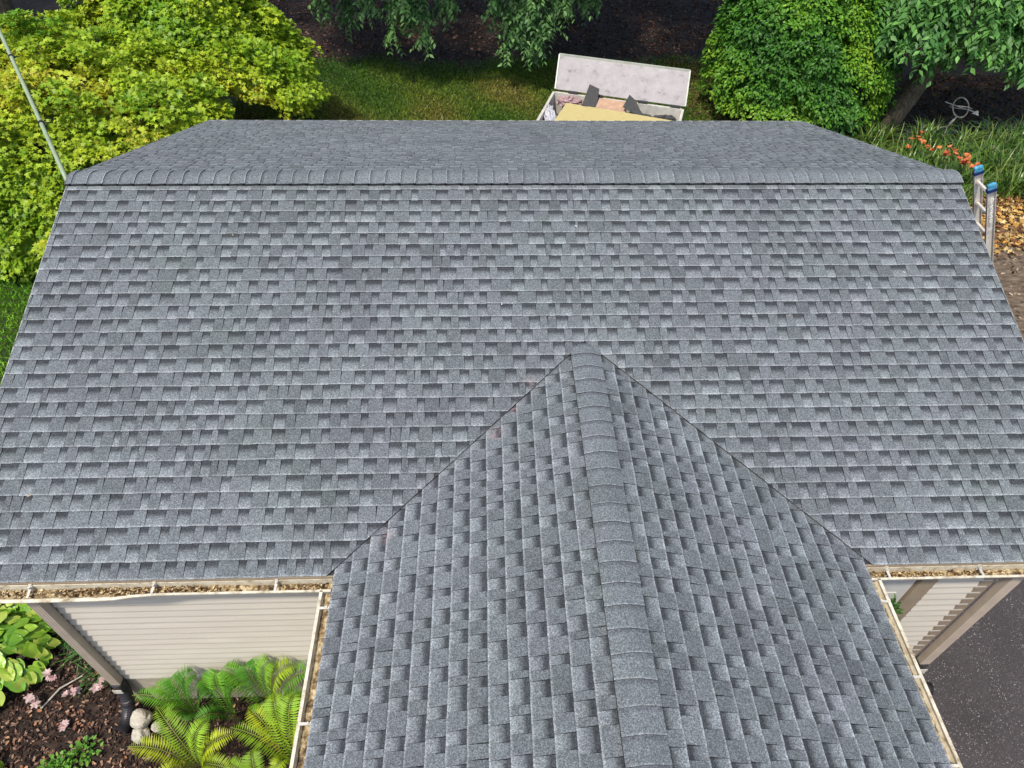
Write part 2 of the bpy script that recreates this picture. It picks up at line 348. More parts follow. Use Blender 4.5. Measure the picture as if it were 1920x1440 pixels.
def clip(poly, a, b, c):
    """keep a*u+b*v<=c; poly of (u,v)"""
    out = []; n = len(poly)
    for i in range(n):
        p, q = poly[i], poly[(i+1) % n]; fp = a*p[0]+b*p[1]-c; fq = a*q[0]+b*q[1]-c
        if fp <= 0: out.append(p)
        if (fp < 0 < fq) or (fq < 0 < fp):
            t = fp/(fp-fq); out.append((p[0]+t*(q[0]-p[0]), p[1]+t*(q[1]-p[1])))
    return out
def shingles(name, parent, O, U, Vv, N, u0, u1, nC, vtop, clips, seed, ragged=False):
    """laminated shingles: every course is a tilted sheet with a butt edge, every tab is raised 3 mm"""
    r = random.Random(seed); mb = MB(); O, U, Vv, N = Vector(O), Vector(U), Vector(Vv), Vector(N)
    T0, T1 = 0.0085, 0.0012
    def P(u, v, h): return O + U*u + Vv*v + N*h
    def emit(poly, va, vb, tone, tab, extra):
        for (a, b, c) in clips:
            poly = clip(poly, a, b, c)
            if len(poly) < 3: return
        jv = r.uniform(-0.0014, 0.0014); extra = extra+r.uniform(-0.0003, 0.0012)
        def hh(v):
            return T0+(T1-T0)*(v-va)/(vb-va)+extra
        vs = []; at = []
        for (u, v) in poly:
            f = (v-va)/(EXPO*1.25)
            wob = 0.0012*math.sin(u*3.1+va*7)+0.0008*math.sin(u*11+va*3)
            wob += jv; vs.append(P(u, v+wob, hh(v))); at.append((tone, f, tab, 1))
        n = len(vs); fs = [tuple(range(n))]
        # skirts along every outline edge
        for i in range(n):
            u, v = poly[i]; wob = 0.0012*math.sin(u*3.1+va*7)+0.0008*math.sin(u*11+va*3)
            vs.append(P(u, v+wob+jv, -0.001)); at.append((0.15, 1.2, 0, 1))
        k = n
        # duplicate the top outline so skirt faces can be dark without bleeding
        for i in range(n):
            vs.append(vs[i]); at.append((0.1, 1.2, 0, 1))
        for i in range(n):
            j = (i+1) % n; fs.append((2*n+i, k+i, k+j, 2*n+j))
        mb.add(vs, fs, at)
    for k in range(nC):
        va = k*EXPO; vb = min(va+EXPO+0.03, vtop)
        if va >= vtop: break
        u = u0 - r.uniform(0, 0.25); shade = r.uniform(0.35, 0.65); piece = r.uniform(0.3, 1.0)
        cshift = r.uniform(-0.12, 0.12)
        while u < u1:
            tw = r.choice((0.06, 0.08, 0.095, 0.105, 0.115, 0.13, 0.15, 0.18))*r.uniform(0.88, 1.12)
            gw = r.choice((0.06, 0.08, 0.09, 0.10, 0.115, 0.15))*r.uniform(0.88, 1.12)
            if r.random() < 0.07: gw = 0.0
            piece -= tw+gw
            if piece < 0: piece = 1.0; cshift = r.uniform(-0.14, 0.14)
            lo, hi = max(u, u0), min(u+tw, u1); tn = max(0, min(1, 0.5+cshift+r.gauss(0, 0.19)))
            sk = 0.006
            if hi > lo: emit([(lo, va), (hi, va), (hi-sk, vb), (lo+sk, vb)], va, vb, tn, 1, 0.0035)
            if gw:
                lo, hi = max(u+tw+0.0006, u0), min(u+tw+gw-0.0006, u1); tn = max(0, min(1, 0.5+cshift+r.gauss(0, 0.16)))
                if hi > lo: emit([(lo, va), (hi, va), (hi, vb), (lo, vb)], va, vb, tn, 0, 0.0)
            u += tw+gw
        if ragged: pass
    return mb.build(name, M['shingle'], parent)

ct, st = math.cos(TH), math.sin(TH); cp, sp = math.cos(PHI), math.sin(PHI)
# front slope, split by the valleys of the cross gable: main plane coords (u = x, v = distance up from the eave)
# valley in plan: x = XD -+ (B - s), y = -D + s*tanPHI/tanTH -> v = s*tan(PHI)/sin(TH)
kv = math.tan(PHI)/math.sin(TH); VAP = B*kv; OFF = 0.045
NL = math.hypot(kv, 1)
# left piece keeps points on the left of the left valley: v >= kv*(u-(XD-B))  -> kv*u - v <= kv*(XD-B) - OFF*NL
cl_left = (kv, -1, kv*(XD-B) - OFF*NL)
cl_right = (-kv, -1, -kv*(XD+B) - OFF*NL)
O1 = (0, -D, EZ); V1 = (0, ct, st); N1 = (0, -st, ct)
nC = 29; cut = int(math.ceil((VAP+OFF*2)/EXPO))
roof = empty('roof', (0, 0, 0)); roof.parent = garage
# courses below the apex are split left/right at x = XD; one mesh: build three pieces by clip sets, then join by data
def sub(name, clips, seed, a, b_): return shingles(name, roof, O1, (1,0,0), V1, N1, a, b_, nC, SL-0.03, clips, seed)
FL = sub('front_slope', [cl_left, (1, 0, XD)], 11, XL, XD)
FR = sub('front_slope', [cl_right, (-1, 0, -XD)], 12, XD, XR)
# rear slope
shingles('rear_slope', roof, (0, D, EZ), (-1,0,0), (0,-ct,st), (0,st,ct), -XR, -XL, nC, SL-0.03, [], 13)
# cross gable slopes: u runs along -y from the apex, v up from its eave
yap = -D + VAP*ct
LB = B/cp; nD = int(LB/EXPO)+1
# left slope: eave at x=XD-B ; u = -(y) ; valley: s = v*cp ; y limit = -D + s*tanPHI/tanTH (+OFF over)
kd = math.tan(PHI)/math.tan(TH)*cp
for sgn, nm, sd in ((-1, 'left_cross_slope', 14), (1, 'right_cross_slope', 15)):
    # keep y <= -D + kd*v + OFFy  ->  -u <= -D + kd v + off -> -u - kd v <= -D + off
    offy = OFF*1.9
    shingles(nm, roof, (XD+sgn*B, 0, EZ), (0, -1, 0), (-sgn*cp, 0, sp), (sgn*sp, 0, cp), -(yap+0.4), -YEND, nD, LB-0.01,
             [(-1, -kd, -D+offy)], sd)

# ridge caps: bent pieces lapped along the ridge
def caps(name, A, Bp, slopeL, slopeR, half, expo, lift, seed, parent, plain=()):
    """A->Bp ridge line; slopeL/R unit vectors down each side"""
    r = random.Random(seed); A, Bp = Vector(A), Vector(Bp); d = (Bp-A); L = d.length; d.normalize()
    SLv, SRv = Vector(slopeL), Vector(slopeR); upv = (-(SLv+SRv)).normalized(); mb = MB()
    prof = [(-1, t) for t in (1.0, 0.8, 0.6, 0.45, 0.3, 0.15)] + [(0, 0)] + [(1, t) for t in (0.15, 0.3, 0.45, 0.6, 0.8, 1.0)]
    def pt(u, q, h):
        sd, t = q; s = t*half
        p = (SLv if sd < 0 else SRv)*s
        rnd = 0.0118*(max(0, 1-t/0.5))**2               # the bend is rounded
        nrmv = upv
        return A + d*u + p - upv*rnd + nrmv*(h+0.010)
    u = 0.0; i = 0
    while u < L:
        e = expo if i not in plain else plain[i]
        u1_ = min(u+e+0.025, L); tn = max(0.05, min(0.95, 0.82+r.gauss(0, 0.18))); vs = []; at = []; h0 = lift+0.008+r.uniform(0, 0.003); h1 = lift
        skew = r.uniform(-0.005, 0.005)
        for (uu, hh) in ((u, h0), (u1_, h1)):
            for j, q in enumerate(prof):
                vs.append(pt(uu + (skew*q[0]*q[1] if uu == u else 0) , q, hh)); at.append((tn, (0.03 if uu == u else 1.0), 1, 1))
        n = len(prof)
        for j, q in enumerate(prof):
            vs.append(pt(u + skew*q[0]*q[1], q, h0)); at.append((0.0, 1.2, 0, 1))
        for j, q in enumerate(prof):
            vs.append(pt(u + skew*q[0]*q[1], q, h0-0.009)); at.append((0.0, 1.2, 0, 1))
        fs = [(j, j+1, n+j+1, n+j) for j in range(n-1)] + [(2*n+j, 3*n+j, 3*n+j+1, 2*n+j+1) for j in range(n-1)]
        k = len(vs)                                      # side edges (thickness)
        for jj in (0, n-1):
            for uu, hh in ((u, h0), (u1_, h1)):
                for dh in (0, -0.024): vs.append(pt(uu, prof[jj], hh+dh)); at.append((0.1, 1.2, 0, 1))
        fs += [(k, k+1, k+3, k+2), (k+4, k+6, k+7, k+5)]
        mb.add(vs, fs, at); u += e; i += 1
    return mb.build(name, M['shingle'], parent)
rz_ = EZ+H
caps('ridge_cap', (XR+0.01, 0, rz_), (XL-0.01, 0, rz_), (0, ct, -st), (0, -ct, -st), 0.148, 0.163, 0.020, 21, roof, {0: 0.20, 1: 0.2})
caps('cross_ridge_cap', (XD, YEND, EZ+HD), (XD, yap+0.03, EZ+HD), (cp, 0, -sp), (-cp, 0, -sp), 0.146, 0.167, 0.020, 22, roof)
vb = MB()
for sy in (1, -1):
    a = [(x, sy*s*ct, rz_ - s*st + h) for x in (XL+0.30, XR-0.32) for s in (0.02, 0.133) for h in (0.002, 0.026)]
    vb.add(a, [(0,1,3,2), (4,6,7,5), (0,4,5,1), (2,3,7,6), (0,2,6,4), (1,5,7,3)])
vb.build('ridge_vent', M['vent'], roof)
# deck, drip edges
dk = MB(); tk = 0.10; g_ = 0.014
def slab(pts_top, thick=tk):
    n = len(pts_top); vs = [Vector(p)-Vector((0,0,g_)) for p in pts_top] + [Vector(p)-Vector((0,0,g_+thick)) for p in pts_top]
    dk.add(vs, [tuple(range(n)), tuple(range(n, 2*n))[::-1]] + [(i, n+i, n+(i+1) % n, (i+1) % n) for i in range(n)])
i_ = 0.012
slab([(XL+i_, -D+i_, EZ), (XR-i_, -D+i_, EZ), (XR-i_, 0, EZ+H), (XL+i_, 0, EZ+H)])
slab([(XL+i_, 0, EZ+H), (XR-i_, 0, EZ+H), (XR-i_, D-i_, EZ), (XL+i_, D-i_, EZ)])
slab([(XD-B+i_, YEND, EZ), (XD, YEND, EZ+HD), (XD, yap-0.03, EZ+HD), (XD-B+i_, -D+0.02, EZ)])
slab([(XD, YEND, EZ+HD), (XD+B-i_, YEND, EZ), (XD+B-i_, -D+0.02, EZ), (XD, yap-0.03, EZ+HD)])
dk.build('roof_deck', M['deck'], roof)
de = MB()
for x, o_ in ((XL, -0.004), (XR, 0.004)):
    for sy in (-1, 1):
        a, b_ = Vector((x+o_, sy*D, EZ-0.03)), Vector((x+o_, 0, EZ+H-0.03))
        de.beam(a, b_, 0.012, 0.05)
de.beam((XL, D+0.004, EZ-0.03), (XR, D+0.004, EZ-0.03), 0.012, 0.045)
de.build('drip_edge', M['drip'], roof)
for x0, x1 in ((XL+0.01, XD-B-0.002), (XD+B+0.002, XR-0.01)):
    de = MB(); de.box(x0, x1, -D-0.001, -D+0.009, EZ-0.06, EZ-0.004); de.build('eave_drip_edge', M['trim'], roof)
for bx in ((XL+0.02, XR-0.02, -D+0.02, -D+0.045), (XL+0.02, XR-0.02, D-0.045, D-0.02), (XD-B+0.02, XD-B+0.045, YEND, -D+0.01), (XD+B-0.045, XD+B-0.02, YEND, -D+0.01)):
    fa = MB(); fa.box(*bx, EZ-0.20, EZ-0.03); fa.build('fascia', M['fascia'], roof)
for bx in ((XL+0.02, XR-0.02, -D+0.047, -3.86), (XL+0.02, XR-0.02, 3.86, D-0.047)):
    sf = MB(); sf.box(*bx, EZ-0.2, EZ-0.185); sf.build('soffit', M['white'], roof)

# walls with lap siding (each lap really tilts)
WX0, WX1, WY = -3.95, 4.50, 3.85
LAP = 0.115
def lap_wall(a, b, z0, z1fn, n2, parent, name='wall'):
    """a,b plan points, n2 outward normal; z1fn(t) top"""
    mb = MB(); a, b, n2 = Vector(a), Vector(b), Vector(n2); z = z0; zmax = max(z1fn(t/20) for t in range(21))
    d = b-a; L = d.length
    while z < zmax-0.01:
        # horizontal extents where the wall reaches this height
        ts = [t/200 for t in range(201) if z1fn(t/200) >= z+LAP*0.5]
        if not ts: break
        t0, t1 = ts[0], ts[-1]; zt = min(z+LAP, zmax)
        for (zA, zB, oA, oB) in ((z, z+0.006, 0.0, 0.026), (z+0.006, z+0.024, 0.026, 0.025), (z+0.024, zt, 0.025, 0.001)):
            p = [a+d*t0+n2*oA, a+d*t1+n2*oA, a+d*t1+n2*oB, a+d*t0+n2*oB]; zz = (zA, zA, zB, zB)
            mb.add([(q.x, q.y, k) for q, k in zip(p, zz)], [(0, 1, 2, 3)])
        z += LAP
    return mb.build(name, M['siding'], parent)
ZT = EZ-0.19; ZB = 0.66
lap_wall((WX0, -WY), (XD-B+0.2, -WY), ZB, lambda t: ZT, (0, -1), garage)
lap_wall((3.99, -WY), (WX1, -WY), ZB, lambda t: ZT, (0, -1), garage)
lap_wall((WX1, WY), (WX0, WY), ZB, lambda t: ZT, (0, 1), garage)
gz = lambda t: EZ-0.12+(1-abs(2*t-1))*(H-0.02)*WY/D
lap_wall((WX0, WY), (WX0, -WY), ZB, gz, (-1, 0), garage); lap_wall((WX1, -WY), (WX1, WY), ZB, gz, (1, 0), garage)
BX0, BX1 = XD-B+0.2, XD+B-0.2
lap_wall((BX0, -WY-0.02), (BX0, YEND+0.3), ZB, lambda t: ZT, (-1, 0), garage)
lap_wall((BX1, YEND+0.3), (BX1, -WY-0.02), ZB, lambda t: ZT, (1, 0), garage)
lap_wall((BX0, YEND+0.3), (BX1, YEND+0.3), ZB, lambda t: EZ-0.12+(1-abs(2*t-1))*(HD-0.05), (0, -1), garage)
# plain wall core, so nothing is hollow
co = MB(); co.box(WX0+0.01, WX1-0.01, -WY+0.01, WY-0.01, 0.0, ZT-0.01); co.box(BX0+0.01, BX1-0.01, YEND+0.31, -WY, 0.0, ZT-0.01)
co.build('wall_core', M['conc'], garage)
fo = MB(); fo.box(WX0+0.002, WX1-0.002, -WY+0.002, WY-0.002, 0, ZB); fo.box(BX0+0.002, BX1-0.002, YEND+0.302, -WY+0.003, 0, ZB+0.001)
fo.build('foundation', M['conc'], garage)
for x, y, sx in ((WX0, -WY, 1), (WX1, -WY, -1), (WX0, WY, 1), (WX1, WY, -1)):
    sy = -1 if y < 0 else 1; ctm = MB()
    ctm.box(min(x, x+sx*0.09), max(x, x+sx*0.09), min(y, y+sy*0.024), max(y, y+sy*0.024), ZB, ZT)
    ctm.box(min(x, x-sx*0.024), max(x, x-sx*0.024), min(y+sy*0.024, y-sy*0.07), max(y+sy*0.024, y-sy*0.07), ZB, ZT)
    ctm.build('corner_trim', M['spoutlight'], garage)
# white side door with taupe casing
dr = MB(); dr.box(3.10, 3.80, -WY-0.012, -WY+0.02, 0.10, ZT-0.25)
door = dr.build('door', M['white'], garage)
dp = MB()
for z0, z1 in ((0.3, 1.0), (1.15, 2.2)): dp.box(3.20, 3.70, -WY-0.022, -WY-0.013, z0, z1)
dp.build('panel', M['white'], door, bevel=0.004)
hb = MB(); hb.tube([(3.73, -WY-0.012, 1.05), (3.73, -WY-0.06, 1.05)], 0.012); hb.tube([(3.73, -WY-0.05, 1.05), (3.73, -WY-0.085, 1.05)], [0.022, 0.03], 14)
hb.build('handle', M['iron'], door)
cs = MB(); cs.box(3.81, 3.93, -WY-0.045, -WY+0.02, 0.05, ZT); cs.box(3.93, 3.985, -WY-0.028, -WY+0.02, 0.05, ZT)
cs.box(3.0, 3.805, -WY-0.045, -WY+0.02, ZT-0.24, ZT-0.12); cs.box(3.0, 3.095, -WY-0.045, -WY+0.02, 0.05, ZT-0.245)
cs.build('door_casing', M['trim'], garage, bevel=0.004)

# gutters
def gutter(name, A, Bp, out, sag=None, hang=0.6, hstart=0.3, lipw=0.016, width=0.105, z=EZ):
    """K style trough between A and B (x,y), out = outward unit (x,y)"""
    A, Bp, out = Vector(A), Vector(Bp), Vector(out); d = Bp-A; L = d.length; d.normalize(); n = max(2, int(L/0.15))
    prof = [(0.0, -0.030), (0.0, -0.125), (0.068, -0.125), (0.082, -0.10), (width-0.012, -0.075), (width-0.012, -0.055), (width, -0.053), (width, -0.042), (width-lipw, -0.042), (width-lipw, -0.050), (width-0.019, -0.075), (0.070, -0.112), (0.004, -0.118), (0.004, -0.030)]
    mb = MB(); k = len(prof)
    for i in range(n+1):
        t = i/n*L; s = sag(t) if sag else (0, 0)
        for (o_, h) in prof:
            f = o_/width; p = A+d*t+out*(o_+0.046-0.043 + s[0]*f)
            mb.v.append((p.x, p.y, z+h+s[1]*f))
    for i in range(n):
        for j in range(k): mb.f.append((i*k+j, i*k+(j+1) % k, (i+1)*k+(j+1) % k, (i+1)*k+j))
    mb.f.append(tuple(range(k))[::-1]); mb.f.append(tuple(n*k+j for j in range(k)))
    gt = mb.build(name, M['gutter'], garage)
    lit = MB(); m2 = max(2, int(L/0.03)); r = random.Random(int(L*100))
    cols = []
    for i in range(m2+1):
        t = i/m2*L
        for o_ in (0.006, 0.03, 0.055, 0.078):
            p = A+d*t+out*(o_+0.003); hgt = -0.108+r.uniform(0, 0.014)
            lit.v.append((p.x, p.y, z+hgt))
    for i in range(m2):
        for j in range(3): lit.f.append((i*4+j, i*4+j+1, (i+1)*4+j+1, (i+1)*4+j))
    lit.build('trough_dirt', M['trough'], gt)
    t = hstart
    while t < L-0.03:
        h = MB(); p0 = A+d*t+out*0.005; p1 = A+d*t+out*(width-0.006); s = sag(t) if sag else (0, 0)
        h.beam((p0.x, p0.y, z-0.038), (p1.x, p1.y, z-0.042+s[1]), 0.02, 0.006)
        h.beam((p0.x, p0.y, z-0.02), (p0.x+out.x*0.012, p0.y+out.y*0.012, z-0.075), 0.026, 0.01)
        q = A+d*t+out*0.03; h.tube([(q.x, q.y, z-0.045), (q.x, q.y, z-0.022)], 0.009, 8)
        h.build('hanger', M['bracket'], gt); t += hang
    return gt
def sagL(t):    # x = XL + t ; the lip kinks outwards left of x about -2.9
    x = XL+t; a = 1/(1+math.exp((x+2.92)*16)); return (0.028*a, -0.020*a)
XGL, XGR = XD-B-0.003, XD+B+0.003
gl = gutter('gutter', (XL, -D-0.002), (XGL-0.02, -D-0.002), (0, -1), sagL, 0.97, 0.72, lipw=0.018)
gr = gutter('gutter', (XGR+0.02, -D-0.002), (XR, -D-0.002), (0, -1), None, 0.79, 0.17, lipw=0.018)
gutter('gutter', (XGL, -D-0.10), (XGL, YEND), (-1, 0), None, 0.86, 0.15, lipw=0.024)
gutter('gutter', (XGR, -D-0.10), (XGR, YEND), (1, 0), None, 0.60, 0.20, lipw=0.024)
gutter('gutter', (XL, D+0.008), (XR, D+0.008), (0, 1), None, 0.9, 0.3)

# downspouts (ribbed, with strap) and black boots
def downspout(x, top, lab):
    ds = MB(); w_, d_ = 0.05, 0.035; y0 = -WY-0.03-d_
    pts = []
    for j in range(8):
        pts.append((x-w_+0.0125*j*1.143, -d_-(0.006 if j % 2 else 0)))
    poly = [(a, y0+b) for a, b in pts] + [(x+w_, y0+d_), (x-w_, y0+d_)]
    ds.prism(poly, 0.66, top)
    ds.beam((x, -D-0.06, EZ-0.12), (x, y0-0.002, top-0.01), 0.085, 0.06, (0, 1, 0))
    o = ds.build('downspout', M['spout'], garage)
    side = MB(); s = 1 if x > 0 else -1
    side.box(min(x+s*(w_+0.001), x+s*(w_+0.004)), max(x+s*(w_+0.001), x+s*(w_+0.004)), y0-d_, y0+d_, 0.43, top-0.005)
    return o
downspout(-3.905, EZ-0.3, '')
downspout(4.60, EZ-0.3, '')
def boot(x, dx, dy, label):
    mb = MB(); pts = []; rad = []; n = 44
    y0 = -WY-0.065
    for i in range(n):
        t = i/(n-1); a = t*math.pi/2*1.05
        R_ = 0.26
        px = x + dx*R_*(1-math.cos(a)); py = y0 + dy*R_*(1-math.cos(a)); pz = 0.68 - 0.60*math.sin(a)
        pts.append((px, py, max(pz, 0.06))); rad.append(0.062 + (0.005 if i % 2 else -0.004))
    mb.tube(pts, rad, 16); mb2 = MB()
    o = mb.build('drain_boot', M['boot'], None, smooth=False)
    tag(o, label, 'drain pipe')
    mb2.tube([(x, y0, 0.64), (x, y0, 0.71)], 0.066, 16); mb2.build('collar', M['boot'], o)
    mb3 = MB(); mb3.box(x-0.045, x+0.045, y0-0.076, y0-0.068, 0.58, 0.65); mb3.build('clip', M['bracket'], o)
boot(-3.905, -0.35, -1.0, 'black corrugated drain elbow under the left downspout curving onto mulch')
boot(4.60, 1.25, -0.25, 'black corrugated drain elbow under the right downspout on dark asphalt')

# ---------------------------------------------------------------- cable to the left peak
cb = MB(); a = Vector((-4.43, -0.07, EZ+1.26)); dvec = Vector((-0.69368773, 1.0803582, -0.38241916)); b_ = CAMP + dvec*9.2
dirn = (b_-a); pts = [a+dirn*t for t in np.linspace(0, 1.5, 14)]
cb.tube(pts, 0.024, 10); cab = cb.build('overhead_cable', M['cable'], None, smooth=True)
tag(cab, 'pale green overhead cable with black bands running up from left end of roof ridge', 'cable')
for t in (0.34, 0.80, 1.2):
    k = MB(); k.tube([a+dirn*(t-0.004), a+dirn*(t+0.004)], 0.034, 10); k.beam(a+dirn*t, a+dirn*t+Vector((0.075, 0.02, 0.0)), 0.012, 0.012)
    k.build('band', M['black'], cab)

# ---------------------------------------------------------------- ladder at the right gable
def ladder():
    root = empty('ladder', (6.6, 0, 0)); tag(root, 'aluminium ladder with blue taped rail tips leaning at right end of roof', 'ladder')
    def rel(p): return (p[0]-6.6, p[1], p[2])
    dz = Vector((5.40-5.86, 0, (1.32-0.37))); dz.normalize()
    for (y, ztop) in ((0.10, 1.33), (-0.22, 1.30)):
        top = Vector((5.42, y, EZ+ztop)); bot = top - dz*((EZ+ztop)/dz.z)
        rb = MB()
        for s, wv, hv in ((0, 0.006, 0.082),):
            rb.beam(rel(bot), rel(top), hv, wv, (0, 1, 0))
        nx = dz.cross(Vector((0, 1, 0)))
        for q in (-0.041, 0.041):
            rb.beam(rel(bot+nx*q+Vector((0, -0.013, 0))), rel(top+nx*q+Vector((0, -0.013, 0))), 0.005, 0.034, (0, 1, 0))
        rail = rb.build('rail', M['alum'], root)
        tp = MB(); tp.beam(rel(top-dz*0.085+Vector((0, -0.012, 0))), rel(top+dz*0.03+Vector((0, -0.012, 0))), 0.094, 0.046, (0, 1, 0))
        t_ = tp.build('tip_wrap', M['blue'], rail, bevel=0.018)
        bn = MB(); bn.beam(rel(top-dz*0.075+Vector((0, -0.012, 0))), rel(top-dz*0.035+Vector((0, -0.012, 0))), 0.0975, 0.0495, (0, 1, 0)); bn.build('tip_band', M['navy'], rail)
        if y < 0:
            def stroke(pl, off):
                k = MB(); ps = [top-dz*(off+py*0.075)+nx*(px-0.5)*0.045+Vector((0, -0.033, 0)) for px, py in pl]
                for i in range(len(ps)-1): k.beam(rel(ps[i]), rel(ps[i+1]), 0.008, 0.003, (0, 1, 0))
                return k
            marks = [[(.8,.45),(.2,.5),(.15,.1),(.7,0),(.8,.45),(.6,1)], [(.2,0),(.7,.1),(.25,.6),(.6,1)], [(.2,0),(.8,0),(.2,.9),(.8,.9)], [(.3,1),(.3,0),(.8,.1),(.75,.5),(.3,.55)], [(.2,.3),(.8,.7)]]
            for i, mk in enumerate(marks): stroke(mk, 0.16+i*0.098).build('handwriting', M['pen'], rail)
    for k in range(13):
        zt = EZ+1.16-0.30*k*dz.z
        if zt < 0.2: break
        x = 5.42 + (EZ+1.33-zt)*(-dz.x/dz.z)
        r_ = MB(); r_.beam(rel((x, -0.215, zt)), rel((x, 0.095, zt)), 0.034, 0.028)
        r_.build('rung', M['alum'], root, bevel=0.004)
    return root
ladder()

# ---------------------------------------------------------------- debris trailer behind the garage
A0 = Vector((1.60, 9.58, 0)); ang = math.atan2(8.66-9.58, 4.50-1.60)
tr = empty('debris_trailer', (A0.x, A0.y, 0), ang); TW, TD, TZ = 3.04, 2.05, EZ-1.92
tag(tr, 'white open box trailer filled with roofing debris behind the garage', 'trailer')
def tpart(nm, fn, mat, bevel=0.004):
    k = MB(); fn(k); return k.build(nm, M[mat], tr, bevel=bevel)
tpart('side_wall', lambda k: k.box(-0.03, 0.03, -TD, 0, 0.45, TZ), 'trailer')
tpart('side_wall', lambda k: k.box(TW-0.03, TW+0.03, -TD, 0, 0.45, TZ), 'trailer')
tpart('back_wall', lambda k: k.box(0.031, TW-0.031, -0.03, 0.03, 0.45, TZ), 'trailer')
tpart('front_wall', lambda k: k.box(0.031, TW-0.031, -TD-0.03, -TD+0.03, 0.45, TZ), 'trailer')
tpart('floor', lambda k: k.box(0.031, TW-0.031, -TD+0.031, -0.031, 0.46, 0.52), 'scrap')
tpart('frame', lambda k: (k.box(-0.05, TW+0.05, -0.12, -0.04, 0.34, 0.449), k.box(-0.05, TW+0.05, -TD+0.04, -TD+0.12, 0.34, 0.449), k.beam((TW, -TD/2, 0.39), (TW+1.1, -TD/2, 0.39), 0.08, 0.08)), 'iron')
for wx in (1.15, 1.85):
    for wy in (0.14, -TD-0.14):
        k = MB(); k.tube([(wx, wy-0.09, 0.31), (wx, wy-0.07, 0.31), (wx, wy+0.07, 0.31), (wx, wy+0.09, 0.31)], [0.27, 0.31, 0.31, 0.27], 28)
        wh = k.build('wheel', M['black'], tr); k = MB(); k.tube([(wx, wy-0.095, 0.31), (wx, wy+0.095, 0.31)], 0.15, 20); k.build('rim', M['rim'], wh)
# open lid leaning back
lid = empty('lid', (0, 0.02, TZ+0.05)); lid.parent = tr
k = MB()
q0, q1 = Vector((0.02, 0.01, 0.0)), Vector((TW+0.04, 0.01, 0.0)); upb = Vector((-0.06, 0.56, 0.58))
nb = (q1-q0).cross(upb).normalized()*0.02
vs = [q0, q1, q1+upb, q0+upb]; vs = vs+[v-nb for v in vs]
k.add(vs, [(0,1,2,3), (7,6,5,4), (0,4,5,1), (1,5,6,2), (2,6,7,3), (3,7,4,0)])
k.build('panel', M['board'], lid, bevel=0.003)
k = MB()
for p, q in ((q0+upb, q1+upb), (q1, q1+upb), (q0, q0+upb)): k.beam(p+nb*0.2, q+nb*0.2, 0.03, 0.048)
k.build('edging', M['drip'], lid)
for hx in (0.35, 0.95, 2.0, 2.75):
    k = MB(); k.box(hx, hx+0.22, -0.045, 0.0, -0.035, 0.012); k.tube([(hx, -0.01, 0.0), (hx+0.22, -0.01, 0.0)], 0.014, 8); k.build('hinge', M['scrap'], lid)
def tw(x, y, z): 
    c, s = math.cos(ang), math.sin(ang); return Vector((A0.x+c*x-s*y, A0.y+s*x+c*y, z))
# debris: separate pieces
def piece(name, pts, z, thick, mat, label, cat, tilt=(0,0), grp=None):
    k = MB(); cen = tw(sum(p[0] for p in pts)/len(pts), sum(p[1] for p in pts)/len(pts), z)
    c, s = math.cos(ang), math.sin(ang); top = []
    for (x, y) in pts:
        p = tw(x, y, z) - cen; p.z = p.x*tilt[0]+p.y*tilt[1]; top.append(p)
    n = len(top); vs = top+[v-Vector((0, 0, thick)) for v in top]
    k.add(vs, [tuple(range(n)), tuple(range(n, 2*n))[::-1]]+[(i, n+i, n+(i+1) % n, (i+1) % n) for i in range(n)])
    o = k.build(name, M[mat], None); o.location = cen; return tag(o, label, cat, grp)
piece('plywood_sheet', [(0.32, -TD+0.06), (TW-0.08, -TD+0.06), (TW-0.08, -0.62), (1.6, -0.5), (0.40, -0.42)], TZ-0.02, 0.03, 'ply', 'yellow plywood sheet lying on top of the trailer load', 'plywood', (0, -0.02))
piece('roofing_scrap', [(0.78, -0.48), (1.12, -0.50), (1.08, -0.05), (0.84, -0.03)], TZ+0.10, 0.015, 'scrap', 'dark rectangular roofing scrap propped upright at left of the trailer load', 'roofing scrap', (0.0, 0.75))
piece('roofing_scrap', [(1.72, -0.48), (2.42, -0.58), (2.12, -0.40), (1.96, -0.22), (1.80, -0.16)], TZ+0.06, 0.015, 'scrap', 'dark pointed roofing scrap curling up in middle of the trailer load', 'roofing scrap', (-0.12, 0.6))
piece('cardboard_piece', [(1.10, -0.50), (1.80, -0.50), (1.72, -0.12), (1.12, -0.14)], TZ+0.0, 0.02, 'cardboard', 'orange brown cardboard between the two dark roofing scraps', 'cardboard', (0.04, 0.25))
def crumple(name, cx, cy, z, rx, ry, rz, mat, label, cat, seed, parent=None):
    r = np.random.default_rng(seed); k = MB(); n1, n2 = 22, 12; P = []
    for i in range(n2+1):
        for j in range(n1):
            a, b = 2*math.pi*j/n1, math.pi*i/n2; d = np.array([math.sin(b)*math.cos(a), math.sin(b)*math.sin(a), math.cos(b)])
            f = 1+0.30*lownoise(d[None], 5.0, seed)[0]+r.normal()*0.07; P.append((d[0]*rx*f, d[1]*ry*f, d[2]*rz*f))
    F = [(i*n1+j, (i+1)*n1+j, (i+1)*n1+(j+1) % n1, i*n1+(j+1) % n1) for i in range(n2) for j in range(n1)]
    k.add(P, F); o = k.build(name, M[mat], parent); o.location = tw(cx, cy, z) if parent is None and name in ('plastic_bag', 'wrapping_scrap', 'torn_felt') else (cx, cy, z)
    if label: tag(o, label, cat)
    return o
crumple('plastic_bag', 0.19, -1.15, TZ-0.10, 0.13, 0.55, 0.13, 'plastic', 'crumpled grey plastic sheet stuffed along left wall of the trailer', 'plastic sheet', 3)
crumple('wrapping_scrap', 0.42, -0.22, TZ-0.10, 0.28, 0.14, 0.12, 'pink', 'crumpled pink and white wrapping in the back left trailer corner', 'wrapping', 4)
